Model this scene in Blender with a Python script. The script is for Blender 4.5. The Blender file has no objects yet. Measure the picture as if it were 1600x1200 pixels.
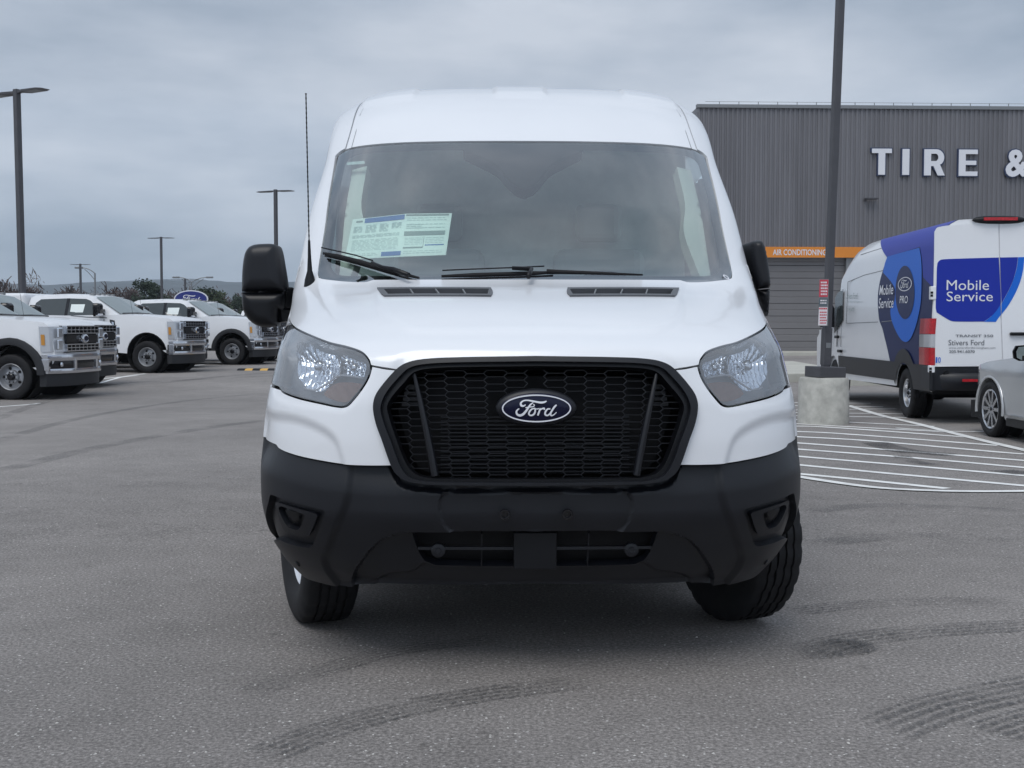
import bpy, bmesh, math, random
import numpy as np
from mathutils import Vector, Matrix
from mathutils.geometry import delaunay_2d_cdt

random.seed(7); np.random.seed(7)
SC = bpy.context.scene
COL = SC.collection
R = math.radians

# ------------------------------------------------------------------ camera
F = 1850.0; PITCH = math.atan(92 / F); CH = 1.22
cam_d = bpy.data.cameras.new("camera"); cam = bpy.data.objects.new("camera", cam_d); COL.objects.link(cam)
cam.location = (0, 0, CH); cam.rotation_euler = (math.pi / 2 - PITCH, 0, 0)
cam_d.sensor_width = 36; cam_d.lens = 36 * F / 1600; cam_d.clip_start = .05; cam_d.clip_end = 9000
SC.camera = cam

# ------------------------------------------------------------------ colour management, sky, sun
SC.view_settings.view_transform = 'Standard'; SC.view_settings.look = 'None'
SC.view_settings.exposure = 0.0; SC.view_settings.gamma = 1.0; SC.view_settings.use_curve_mapping = False
SC.render.engine = 'CYCLES'
SC.cycles.max_bounces = 8; SC.cycles.transparent_max_bounces = 12; SC.cycles.volume_bounces = 0
SC.cycles.use_denoising = True

SUN_EL, SUN_AZ = 58, 205      # elevation, compass azimuth (0 = +Y, clockwise)
w = bpy.data.worlds.new("World"); SC.world = w; w.use_nodes = True
nt = w.node_tree; nt.nodes.clear()
def N(nt, t, **k):
    n = nt.nodes.new(t)
    for a, b in k.items():
        if a in n.inputs.keys(): n.inputs[a].default_value = b
        else: setattr(n, a, b)
    return n
out = N(nt, 'ShaderNodeOutputWorld'); bg = N(nt, 'ShaderNodeBackground')
sky = N(nt, 'ShaderNodeTexSky', sky_type='NISHITA', sun_disc=False, sun_elevation=R(SUN_EL), sun_rotation=R(SUN_AZ))
tc = N(nt, 'ShaderNodeTexCoord')
def cloud(scale, zs, det, rough, off):
    m = N(nt, 'ShaderNodeMapping'); m.inputs['Scale'].default_value = (1, 1, zs); m.inputs['Location'].default_value = off
    n = N(nt, 'ShaderNodeTexNoise', Scale=scale, Detail=det, Roughness=rough)
    nt.links.new(tc.outputs['Generated'], m.inputs[0]); nt.links.new(m.outputs[0], n.inputs['Vector'])
    return n
n1 = cloud(1.6, 2.6, 5, .52, (3.1, 1.7, .4)); n2 = cloud(4.5, 3.5, 6, .55, (7.3, 2.2, 5.0))
mixn = N(nt, 'ShaderNodeMix', data_type='FLOAT'); mixn.inputs[0].default_value = .36
nt.links.new(n1.outputs[0], mixn.inputs[2]); nt.links.new(n2.outputs[0], mixn.inputs[3])
ramp = N(nt, 'ShaderNodeValToRGB'); nt.links.new(mixn.outputs[0], ramp.inputs[0])
el = ramp.color_ramp.elements
el[0].position = .38; el[0].color = (.27, .335, .425, 1); el[1].position = .62; el[1].color = (.56, .61, .69, 1)
e = el.new(.5); e.color = (.41, .47, .56, 1)
sep = N(nt, 'ShaderNodeSeparateXYZ'); nt.links.new(tc.outputs['Generated'], sep.inputs[0])
# overcast dome: the cloud deck thins towards the zenith and towards the veiled sun behind the camera
r2 = N(nt, 'ShaderNodeValToRGB'); nt.links.new(sep.outputs[2], r2.inputs[0])
q = r2.color_ramp.elements; r2.color_ramp.interpolation = 'B_SPLINE'
q[0].position = 0.0; q[0].color = (2.0,) * 3 + (1,); q[1].position = 1.0; q[1].color = (2.9,) * 3 + (1,)
for p, v in ((.05, 1.62), (.12, 1.18), (.19, .90), (.32, .90), (.55, 1.8), (.8, 2.6)):
    e = q.new(p); e.color = (v, v, v, 1)
r3 = N(nt, 'ShaderNodeMapRange'); r3.inputs[1].default_value = .9; r3.inputs[2].default_value = -1.0; r3.inputs[3].default_value = 1.12; r3.inputs[4].default_value = 1.5
nt.links.new(sep.outputs[1], r3.inputs[0])
m1 = N(nt, 'ShaderNodeVectorMath', operation='MULTIPLY'); nt.links.new(ramp.outputs[0], m1.inputs[0]); nt.links.new(r2.outputs[0], m1.inputs[1])
m2 = N(nt, 'ShaderNodeVectorMath', operation='SCALE'); nt.links.new(m1.outputs[0], m2.inputs[0]); nt.links.new(r3.outputs[0], m2.inputs['Scale'])
m3 = N(nt, 'ShaderNodeVectorMath', operation='SCALE'); m3.inputs['Scale'].default_value = .006
nt.links.new(sky.outputs[0], m3.inputs[0])
m4 = N(nt, 'ShaderNodeVectorMath', operation='ADD'); nt.links.new(m2.outputs[0], m4.inputs[0]); nt.links.new(m3.outputs[0], m4.inputs[1])
nt.links.new(m4.outputs[0], bg.inputs[0]); bg.inputs[1].default_value = 1.0
nt.links.new(bg.outputs[0], out.inputs[0])

sd = bpy.data.lights.new("sun", 'SUN'); so = bpy.data.objects.new("sun", sd); COL.objects.link(so)
sd.energy = 1.5; sd.angle = R(35); sd.color = (1, .975, .94)
az = R(SUN_AZ); dirs = Vector((math.sin(az) * math.cos(R(SUN_EL)), math.cos(az) * math.cos(R(SUN_EL)), math.sin(R(SUN_EL))))
so.rotation_euler = (-dirs).to_track_quat('-Z', 'Y').to_euler()

# ------------------------------------------------------------------ geometry helpers
def ray(px, py):
    a, b = px - 800, 600 - py
    return np.array([a, F * math.cos(PITCH) + b * math.sin(PITCH), -F * math.sin(PITCH) + b * math.cos(PITCH)])
def at(px, py, Y):
    d = ray(px, py); k = Y / d[1]; return Vector((d[0] * k, Y, CH + d[2] * k))
def sst(x): x = min(max(x, 0), 1); return x * x * (3 - 2 * x)
def gz(y): return -.12 * sst((y - 6) / 7) + .12 * sst((y - 23) / 8)
def gnd(px, py, dz=0):
    Y = 10.
    for _ in range(30):
        d = ray(px, py); Y = (gz(Y) + dz - CH) / d[2] * d[1]
    return at(px, py, Y)
def project(P):     # world (N,3) -> px
    P = np.asarray(P, float); x, y, z = P[..., 0], P[..., 1], P[..., 2] - CH
    c, s = math.cos(PITCH), math.sin(PITCH)
    dep = y * c - z * s; up = y * s + z * c
    return np.stack([800 + F * x / dep, 600 - F * up / dep], -1)

def link(o, parent=None):
    COL.objects.link(o)
    if parent is not None: o.parent = parent
    return o
def mesh(name, V, Fc, mat, parent=None, smooth=False, mats=None, fm=None):
    me = bpy.data.meshes.new(name); me.from_pydata([tuple(map(float, v)) for v in V], [], Fc); me.update()
    for m in (mats or [mat]): me.materials.append(m)
    if fm is not None: me.polygons.foreach_set('material_index', fm)
    if smooth:
        me.polygons.foreach_set('use_smooth', [True] * len(me.polygons))
        if smooth is not True: me.set_sharp_from_angle(angle=R(smooth))
    return link(bpy.data.objects.new(name, me), parent)
def thing(name, label, cat, loc=(0, 0, 0), rz=0, group=None):
    o = bpy.data.objects.new(name, None); COL.objects.link(o); o.location = loc; o.rotation_euler = (0, 0, rz)
    o.empty_display_size = .2
    o['label'] = label; o['category'] = cat
    if group: o['group'] = group
    return o
def tag(o, label, cat, group=None):
    o['label'] = label; o['category'] = cat
    if group: o['group'] = group
    return o
def struct(o): o['kind'] = 'structure'; return o
def stuff(o): o['kind'] = 'stuff'; return o
def dup(root, loc, rz, label=None, group=None, skip=()):
    r = root.copy(); COL.objects.link(r); r.location = loc; r.rotation_euler = (0, 0, rz)
    if label: r['label'] = label
    if group: r['group'] = group
    for ch in list(root.children):
        if ch.name.split('.')[0] in skip: continue
        c = ch.copy(); COL.objects.link(c); c.parent = r
        for g in list(ch.children):
            d = g.copy(); COL.objects.link(d); d.parent = c
    return r

class MB:
    def __init__(s): s.V = []; s.F = []
    def add(s, V, Fc):
        b = len(s.V); s.V += [tuple(map(float, v)) for v in V]; s.F += [tuple(b + i for i in f) for f in Fc]; return s
    def box(s, x0, x1, y0, y1, z0, z1):
        return s.add([(x0, y0, z0), (x1, y0, z0), (x1, y1, z0), (x0, y1, z0), (x0, y0, z1), (x1, y0, z1), (x1, y1, z1), (x0, y1, z1)],
                     [(0, 3, 2, 1), (4, 5, 6, 7), (0, 1, 5, 4), (1, 2, 6, 5), (2, 3, 7, 6), (3, 0, 4, 7)])
    def bar(s, p0, p1, w, d, up=(0, 1, 0)):     # w across, d along 'up'
        p0, p1, up = Vector(p0), Vector(p1), Vector(up)
        a = (p1 - p0).normalized(); side = a.cross(up).normalized(); up = side.cross(a)
        c = [side * w / 2 + up * d / 2, -side * w / 2 + up * d / 2, -side * w / 2 - up * d / 2, side * w / 2 - up * d / 2]
        return s.add([p0 + k for k in c] + [p1 + k for k in c], [(0, 1, 2, 3), (7, 6, 5, 4), (0, 4, 5, 1), (1, 5, 6, 2), (2, 6, 7, 3), (3, 7, 4, 0)])
    def tube(s, pts, r, n=8, cap=True):
        pts = [Vector(p) for p in pts]; rs = r if isinstance(r, (list, tuple)) else [r] * len(pts)
        V = []; pa = None
        for i, p in enumerate(pts):
            t = (pts[min(i + 1, len(pts) - 1)] - pts[max(i - 1, 0)]).normalized()
            a = (pa - t * pa.dot(t)) if pa is not None else (t.cross(Vector((0, 0, 1))) if abs(t.z) < .95 else t.cross(Vector((1, 0, 0))))
            a.normalize(); pa = a; b = t.cross(a)
            V += [p + (a * math.cos(2 * math.pi * k / n) + b * math.sin(2 * math.pi * k / n)) * rs[i] for k in range(n)]
        Fc = [(i * n + k, i * n + (k + 1) % n, (i + 1) * n + (k + 1) % n, (i + 1) * n + k) for i in range(len(pts) - 1) for k in range(n)]
        if cap: Fc += [tuple(range(n))[::-1], tuple((len(pts) - 1) * n + k for k in range(n))]
        return s.add(V, Fc)
    def lathe(s, prof, n=48, axis='x', center=(0, 0, 0), closed=False, mod=None):   # prof: (along, radius)
        V = []; m = len(prof); cx, cy, cz = center
        for k in range(n):
            c, q = math.cos(2 * math.pi * k / n), math.sin(2 * math.pi * k / n)
            for j, (a, r) in enumerate(prof):
                if mod: r = mod(j, k, r)
                if axis == 'x': V.append((cx + a, cy + r * c, cz + r * q))
                elif axis == 'y': V.append((cx + r * c, cy + a, cz + r * q))
                else: V.append((cx + r * c, cy + r * q, cz + a))
        rng = m if closed else m - 1
        Fc = [(k * m + j, k * m + (j + 1) % m, ((k + 1) % n) * m + (j + 1) % m, ((k + 1) % n) * m + j) for k in range(n) for j in range(rng)]
        return s.add(V, Fc)
    def quad(s, a, b, c, d): return s.add([a, b, c, d], [(0, 1, 2, 3)])
    def build(s, name, mat, parent=None, smooth=False): return mesh(name, s.V, s.F, mat, parent, smooth)

def fixn(o):
    bm = bmesh.new(); bm.from_mesh(o.data); bmesh.ops.recalc_face_normals(bm, faces=bm.faces); bm.to_mesh(o.data); bm.free(); return o
def bevel(o, wd, seg=2, ang=35):
    m = o.modifiers.new('bevel', 'BEVEL'); m.width = wd; m.segments = seg; m.limit_method = 'ANGLE'; m.angle_limit = R(ang); m.harden_normals = False
    return o

def inpoly(P, poly):
    P = np.asarray(P, float); poly = np.asarray(poly, float); x, y = P[:, 0], P[:, 1]; ins = np.zeros(len(P), bool)
    x0, y0 = poly[:, 0], poly[:, 1]; x1, y1 = np.roll(x0, -1), np.roll(y0, -1)
    for i in range(len(poly)):
        c = (y0[i] > y) != (y1[i] > y)
        if not c.any(): continue
        xi = (x1[i] - x0[i]) * (y - y0[i]) / (y1[i] - y0[i] + 1e-30) + x0[i]
        ins ^= c & (x < xi)
    return ins
def edist(P, poly):
    P = np.asarray(P, float); poly = np.asarray(poly, float); d = np.full(len(P), 1e9)
    for i in range(len(poly)):
        a = poly[i]; b = poly[(i + 1) % len(poly)]; ab = b - a; L = ab @ ab + 1e-18
        t = np.clip(((P - a) @ ab) / L, 0, 1)
        d = np.minimum(d, np.linalg.norm(P - a - t[:, None] * ab, axis=1))
    return d
def sdf(P, poly): return np.where(inpoly(P, poly), 1, -1) * edist(P, poly)
def resample(poly, h):
    poly = np.asarray(poly, float); out = []
    for i in range(len(poly)):
        a, b = poly[i], poly[(i + 1) % len(poly)]; n = max(1, int(np.linalg.norm(b - a) / h + .5))
        for k in range(n): out.append(a + (b - a) * k / n)
    return np.array(out)
def catmull(pts, closed=True, sub=5):
    """pts: (x, y) smooth, (x, y, 1) corner"""
    n = len(pts); P = [np.array(p[:2], float) for p in pts]; C = [len(p) > 2 and p[2] == 1 for p in pts]; out = []
    rng = n if closed else n - 1
    for i in range(rng):
        j = (i + 1) % n; p1, p2 = P[i], P[j]
        p0 = p1 - (p2 - p1) * .5 if (C[i] or (not closed and i == 0)) else P[i - 1]
        p3 = p2 + (p2 - p1) * .5 if (C[j] or (not closed and j == n - 1)) else P[(j + 1) % n]
        L = np.linalg.norm(p2 - p1) + 1e-9
        a0, a3 = np.linalg.norm(p1 - p0) + 1e-9, np.linalg.norm(p3 - p2) + 1e-9
        m1 = (p2 - p0) / (L + a0) * L; m2 = (p3 - p1) / (L + a3) * L
        if C[i]: m1 = (p2 - p1)
        if C[j]: m2 = (p2 - p1)
        for k in range(sub):
            t = k / sub; out.append((2 * t**3 - 3 * t**2 + 1) * p1 + (t**3 - 2 * t**2 + t) * m1 + (-2 * t**3 + 3 * t**2) * p2 + (t**3 - t**2) * m2)
    if not closed: out.append(P[-1])
    return np.array(out)
def triang(outer, holes=(), h=.02):
    """triangulated region of a polygon with holes: points, faces, (all loops resampled at h)"""
    loops = [resample(outer, h)] + [resample(q, h) for q in holes]
    pts = []; edges = []
    for L in loops:
        b = len(pts); pts += list(L); edges += [(b + i, b + (i + 1) % len(L)) for i in range(len(L))]
    lo, hi = loops[0].min(0), loops[0].max(0)
    ys = np.arange(lo[1] + h * .5, hi[1], h * .87); G = []
    for i, y in enumerate(ys):
        xs = np.arange(lo[0] + (h / 2 if i % 2 else 0), hi[0], h); G.append(np.stack([xs, np.full(len(xs), y)], 1))
    if G:
        G = np.concatenate(G); ok = inpoly(G, loops[0])
        for L in loops[1:]: ok &= ~inpoly(G, L)
        G = G[ok]
        if len(G):
            for L in loops: G = G[edist(G, L) > h * .55]
            pts += list(G)
    r = delaunay_2d_cdt([Vector(p) for p in pts], edges, [], 0, 1e-7)
    V = np.array([tuple(v) for v in r[0]]); T = np.array([f for f in r[2] if len(f) == 3])
    c = V[T].mean(1); ok = inpoly(c, loops[0])
    for L in loops[1:]: ok &= ~inpoly(c, L)
    T = T[ok]
    a, b, d = V[T[:, 0]], V[T[:, 1]], V[T[:, 2]]
    fl = ((b - a)[:, 0] * (d - a)[:, 1] - (b - a)[:, 1] * (d - a)[:, 0]) < 0
    T[fl] = T[fl][:, ::-1]
    return V, T
def border(T):
    cnt = {}
    for f in T:
        for i in range(3):
            a, b = int(f[i]), int(f[(i + 1) % 3]); cnt[(a, b)] = 1
    return [(a, b) for (a, b) in cnt if (b, a) not in cnt]
def sheet(name, V2, T, fn, mat, parent=None, th=.01, flip=False, smooth=True, back=False):
    """fn maps (N,2) -> (P, inward normal); the rim is turned inwards by th"""
    P, Nn = fn(V2); V = [tuple(p) for p in P]; Fc = [tuple(int(i) for i in f) for f in T]
    if flip: Fc = [f[::-1] for f in Fc]
    if th:
        E = border(T); ids = sorted({i for e in E for i in e}); m = {i: k for k, i in enumerate(ids)}; b = len(V)
        V += [tuple(P[i]) for i in ids]; b2 = len(V); V += [tuple(P[i] + Nn[i] * th) for i in ids]
        for (i, j) in E:
            f = (b + m[j], b + m[i], b2 + m[i], b2 + m[j]); Fc.append(f[::-1] if flip else f)
        if back:
            b3 = len(V); V += [tuple(p) for p in (P + Nn * th)]
            Fc += [tuple(b3 + int(i) for i in (f[::-1] if not flip else f)) for f in T]
    return mesh(name, V, Fc, mat, parent, smooth)
def pillow(name, outline, mat, parent, y0, th, B=.03, Rr=.04, h=.012, axis='y', sgn=1):
    """rounded slab: outline in (x,z) facing -y; front bulges by B"""
    V2, T = triang(outline, (), h); d = edist(V2, outline)
    q = np.clip(d / Rr, 0, 1); y = y0 - sgn * B * np.sqrt(np.clip(1 - (1 - q)**2, 0, 1))
    V = [(a, b, c) for a, b, c in zip(V2[:, 0], y, V2[:, 1])]; n = len(V)
    V += [(a, y0 + sgn * th, c) for a, c in V2]
    Fc = [tuple(int(i) for i in f) for f in T] + [tuple(int(i) + n for i in f[::-1]) for f in T]
    Fc += [(int(b), int(a), int(a) + n, int(b) + n) for a, b in border(T)]
    if axis == 'x': V = [(b, a, c) for a, b, c in V]
    return fixn(mesh(name, V, Fc, mat, parent, 50))

_fc = {}
def text_geo(s, bold=0.0, ext=0.0, res=3):
    k = (s, bold, ext)
    if k in _fc: return _fc[k]
    cu = bpy.data.curves.new('t', 'FONT'); cu.body = s; cu.offset = bold; cu.extrude = ext; cu.resolution_u = res; cu.fill_mode = 'FRONT' if ext == 0 else 'BOTH'
    o = bpy.data.objects.new('t', cu); COL.objects.link(o)
    dg = bpy.context.evaluated_depsgraph_get(); me = bpy.data.meshes.new_from_object(o.evaluated_get(dg))
    V = np.array([tuple(v.co) for v in me.vertices]); Fc = [tuple(p.vertices) for p in me.polygons]
    bpy.data.objects.remove(o); bpy.data.curves.remove(cu); bpy.data.meshes.remove(me)
    _fc[k] = (V, Fc); return V, Fc
def text_fit(name, s, mat, parent, fn, bold=0.01, ext=0, zs=1):
    """lays the string's bounding box on the unit square; fn(a, b, c) -> 3D, a,b in 0..1 right/up"""
    V, Fc = text_geo(s, bold, ext); lo, hi = V.min(0), V.max(0); q = (V - lo) / np.maximum(hi - lo, 1e-9)
    P = [fn(a, b, c * zs) for a, b, c in zip(q[:, 0], q[:, 1], V[:, 2])]
    return mesh(name, P, Fc, mat, parent)
# ------------------------------------------------------------------ materials
def mat(name, col, rough=.5, metal=0, spec=.5, coat=0, coatr=.05, bump=None, var=None, emis=None):
    """bump=(scale,strength,dist) noise relief; var=(scale, amount) tone variation"""
    m = bpy.data.materials.new(name); m.use_nodes = True; t = m.node_tree; b = t.nodes['Principled BSDF']
    b.inputs['Base Color'].default_value = (*col, 1); b.inputs['Roughness'].default_value = rough; b.inputs['Metallic'].default_value = metal
    b.inputs['Specular IOR Level'].default_value = spec; b.inputs['Coat Weight'].default_value = coat; b.inputs['Coat Roughness'].default_value = coatr
    g = N(t, 'ShaderNodeTexCoord')
    if var:
        n = N(t, 'ShaderNodeTexNoise', Scale=var[0], Detail=5, Roughness=.6); t.links.new(g.outputs['Object'], n.inputs['Vector'])
        r = N(t, 'ShaderNodeMapRange'); r.inputs[1].default_value = .3; r.inputs[2].default_value = .7; r.inputs[3].default_value = 1 - var[1]; r.inputs[4].default_value = 1 + var[1]
        t.links.new(n.outputs[0], r.inputs[0]); v = N(t, 'ShaderNodeVectorMath', operation='SCALE'); v.inputs[0].default_value = col
        t.links.new(r.outputs[0], v.inputs['Scale']); t.links.new(v.outputs[0], b.inputs['Base Color'])
    if bump:
        n = N(t, 'ShaderNodeTexNoise', Scale=bump[0], Detail=3, Roughness=.6); t.links.new(g.outputs['Object'], n.inputs['Vector'])
        u = N(t, 'ShaderNodeBump', Strength=bump[1], Distance=bump[2]); t.links.new(n.outputs[0], u.inputs['Height']); t.links.new(u.outputs[0], b.inputs['Normal'])
    if emis: b.inputs['Emission Color'].default_value = (*emis, 1); b.inputs['Emission Strength'].default_value = 1
    return m
def glassmat(name, tint, refl=1.0, ior=1.5, rough=0.0, milk=0):
    m = bpy.data.materials.new(name); m.use_nodes = True; t = m.node_tree; t.nodes.clear()
    o = N(t, 'ShaderNodeOutputMaterial'); mx = N(t, 'ShaderNodeMixShader'); tr = N(t, 'ShaderNodeBsdfTransparent'); gl = N(t, 'ShaderNodeBsdfGlossy')
    tr.inputs[0].default_value = (*tint, 1); gl.inputs[0].default_value = (1, 1, 1, 1); gl.inputs['Roughness'].default_value = rough
    fr = N(t, 'ShaderNodeFresnel', IOR=ior); mu = N(t, 'ShaderNodeMath', operation='MULTIPLY'); mu.inputs[1].default_value = refl; mu.use_clamp = True
    # outer and inner face of the pane both reflect
    if milk:      # weathered polycarbonate scatters a little
        di = N(t, 'ShaderNodeBsdfDiffuse'); di.inputs[0].default_value = (.8, .84, .9, 1); m2_ = N(t, 'ShaderNodeMixShader'); m2_.inputs[0].default_value = milk; t.links.new(tr.outputs[0], m2_.inputs[1]); t.links.new(di.outputs[0], m2_.inputs[2]); tr = m2_
    t.links.new(fr.outputs[0], mu.inputs[0]); t.links.new(mu.outputs[0], mx.inputs[0]); t.links.new(tr.outputs[0], mx.inputs[1]); t.links.new(gl.outputs[0], mx.inputs[2]); t.links.new(mx.outputs[0], o.inputs[0])
    return m
M = {}
M['paint'] = mat('white_paint', (.80, .815, .84), .32, coat=.8, coatr=.10, var=(3, .012))
M['paint_far'] = mat('white_paint_far', (.78, .79, .81), .3, coat=.6, var=(2, .02))
M['plastic'] = mat('grained_plastic', (.0070, .008, .0115), .42, spec=.42, bump=(900, .25, .0006), var=(6, .12))
M['plastic2'] = mat('smooth_black_plastic', (.0045, .005, .0068), .36, spec=.3, var=(8, .1))
M['gloss'] = mat('gloss_black', (.008, .008, .01), .12)
M['void'] = mat('dark_underside', (.006, .006, .007), .9)
M['rubber'] = mat('tyre_rubber', (.010, .010, .0115), .72, spec=.35, bump=(200, .3, .001), var=(12, .2))
M['frit'] = mat('glass_border', (.006, .006, .008), .35)
M['glass'] = glassmat('windscreen_glass', (.84, .97, .93), 4.0)
M['sideglass'] = glassmat('side_glass', (.6, .7, .68), 1.5)
M['lens'] = glassmat('lamp_lens', (.80, .83, .86), 1.6, rough=.04, milk=.17)
M['chrome'] = mat('chrome', (.75, .76, .78), .12, 1)
M['silverwheel'] = mat('wheel_silver', (.60, .61, .63), .3, 1, var=(9, .08))
M['whitesteel'] = mat('light_steel_rim', (.72, .74, .78), .35, .3)
M['reflector'] = mat('lamp_reflector', (.80, .84, .90), .10, 1)
M['housing'] = mat('lamp_housing', (.34, .36, .39), .3)
M['amber'] = mat('amber_lens', (.30, .12, .055), .25, bump=(300, .6, .004))
M['badgeblue'] = mat('badge_blue', (.003, .0045, .024), .15, spec=.35)
M['trucksteel'] = mat('truck_wheel_steel', (.36, .37, .39), .45, .6)
M['truckchrome'] = mat('truck_chrome', (.62, .63, .66), .14, 1)
M['badgewhite'] = mat('badge_white', (.78, .79, .84), .25)
M['cabin'] = mat('cabin_grey', (.84, .88, .86), .8, var=(4, .15))
M['cabinlight'] = mat('cabin_trim', (.62, .64, .61), .7)
M['dash'] = mat('dashboard', (.16, .165, .165), .6)
M['paper'] = mat('paper', (.80, .86, .84), .6)
M['printblue'] = mat('print_blue', (.06, .16, .42), .6)
M['printgrey'] = mat('print_grey', (.26, .31, .31), .6)
M['printlight'] = mat('print_light', (.52, .60, .60), .6)
M['darkpole'] = mat('pole_paint', (.062, .062, .07), .45, var=(4, .1))
M['galv'] = mat('galvanised', (.22, .23, .24), .5, .4)
M['orange'] = mat('orange_panel', (.70, .24, .03), .5, var=(1, .05))
M['letterwhite'] = mat('letter_white', (.72, .73, .77), .4)
M['letternavy'] = mat('letter_navy', (.03, .045, .10), .4)
M['concrete'] = mat('concrete', (.42, .415, .38), .9, bump=(60, .4, .01), var=(7, .22))
M['pavement'] = mat('pavement_concrete', (.46, .45, .40), .9, bump=(30, .3, .01), var=(1.5, .12))
M['line'] = mat('road_paint', (.80, .80, .78), .7, bump=(90, .5, .004), var=(5, .16))
M['red'] = mat('tail_red', (.45, .012, .02), .3, coat=.1, var=(30, .3))
M['clear'] = mat('tail_clear', (.55, .56, .58), .15, .3)
M['navy'] = mat('wrap_navy', (.010, .018, .085), .45, spec=.3)
M['blue'] = mat('wrap_blue', (.010, .028, .33), .42, spec=.3)
M['bright'] = mat('wrap_bright_blue', (.008, .13, .60), .42, spec=.3)
M['silver'] = mat('silver_paint', (.50, .51, .52), .26, .35, coat=1)
M['grey_text'] = mat('grey_lettering', (.12, .13, .15), .5)
M['signred'] = mat('sign_red', (.55, .05, .08), .5)
M['signdark'] = mat('sign_dark', (.10, .13, .15), .5)
M['signwhite'] = mat('sign_white', (.72, .68, .70), .5)
M['yellow'] = mat('yellow_marking', (.62, .36, .08), .7)
M['flare'] = mat('flare_plastic', (.014, .015, .018), .55)
M['bark'] = mat('bark', (.085, .07, .068), .9)
M['twig'] = mat('twigs', (.11, .085, .08), .9)
M['pine'] = mat('pine_foliage', (.036, .055, .036), .8, var=(1.2, .35))
M['pine2'] = mat('pine_foliage_light', (.065, .088, .045), .8, var=(1.2, .35))
M['forest'] = mat('far_forest', (.045, .055, .06), .95, bump=(.05, 1, 8), var=(.02, .4))
M['signblue'] = mat('sign_blue', (.012, .022, .18), .35)
M['truckglass'] = mat('vehicle_glass', (.05, .06, .062), .06, spec=.8)
M['shield'] = mat('vehicle_windscreen', (.20, .24, .24), .08, spec=1.0)

def asphalt():
    m = bpy.data.materials.new('asphalt'); m.use_nodes = True; t = m.node_tree; b = t.nodes['Principled BSDF']; L = t.links.new
    g = N(t, 'ShaderNodeNewGeometry'); pos = g.outputs['Position']
    def noise(s, d=4, r=.6):
        n = N(t, 'ShaderNodeTexNoise', Scale=s, Detail=d, Roughness=r); L(pos, n.inputs['Vector']); return n.outputs[0]
    def rampf(src, pts):
        r = N(t, 'ShaderNodeValToRGB'); L(src, r.inputs[0]); e = r.color_ramp.elements
        e[0].position, e[1].position = pts[0][0], pts[-1][0]; e[0].color = (*[pts[0][1]] * 3, 1); e[1].color = (*[pts[-1][1]] * 3, 1)
        for p, v in pts[1:-1]: k = e.new(p); k.color = (v, v, v, 1)
        return r.outputs[0]
    def mul(a, c):
        q = N(t, 'ShaderNodeVectorMath', operation='MULTIPLY'); L(a, q.inputs[0]); L(c, q.inputs[1]); return q.outputs[0]
    base = rampf(noise(.22, 5, .55), [(.32, .80), (.5, 1.0), (.68, 1.20)])
    mid = rampf(noise(2.6, 6, .65), [(.3, .86), (.55, 1.0), (.75, 1.08)])
    grit = rampf(noise(75, 3, .75), [(.32, .50), (.5, .98), (.68, 1.65)])
    # pale stones
    vo = N(t, 'ShaderNodeTexVoronoi', Scale=85); L(pos, vo.inputs['Vector'])
    st = N(t, 'ShaderNodeSeparateColor'); L(vo.outputs['Color'], st.inputs[0])
    near = rampf(vo.outputs['Distance'], [(.0, 1), (.30, 1), (.42, 0)])
    few = rampf(st.outputs[0], [(.0, 0), (.93, 0), (.965, 1), (1.0, 1)])
    stone = mul(near, few)
    dark = rampf(noise(9, 4, .5), [(.0, 1), (.66, 1), (.75, .72), (1.0, .6)])
    c = mul(mul(mul(base, mid), grit), dark)
    k = N(t, 'ShaderNodeVectorMath', operation='MULTIPLY'); L(c, k.inputs[0]); k.inputs[1].default_value = (.245, .227, .215)
    a = N(t, 'ShaderNodeMix', data_type='RGBA'); L(stone, a.inputs[0]); L(k.outputs[0], a.inputs[6]); a.inputs[7].default_value = (.52, .50, .48, 1)
    L(a.outputs[2], b.inputs['Base Color']); b.inputs['Roughness'].default_value = .82; b.inputs['Specular IOR Level'].default_value = .35
    bu = N(t, 'ShaderNodeBump', Strength=.9, Distance=.006); L(noise(110, 4, .7), bu.inputs['Height']); L(bu.outputs[0], b.inputs['Normal'])
    return m
M['asphalt'] = asphalt()
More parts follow.
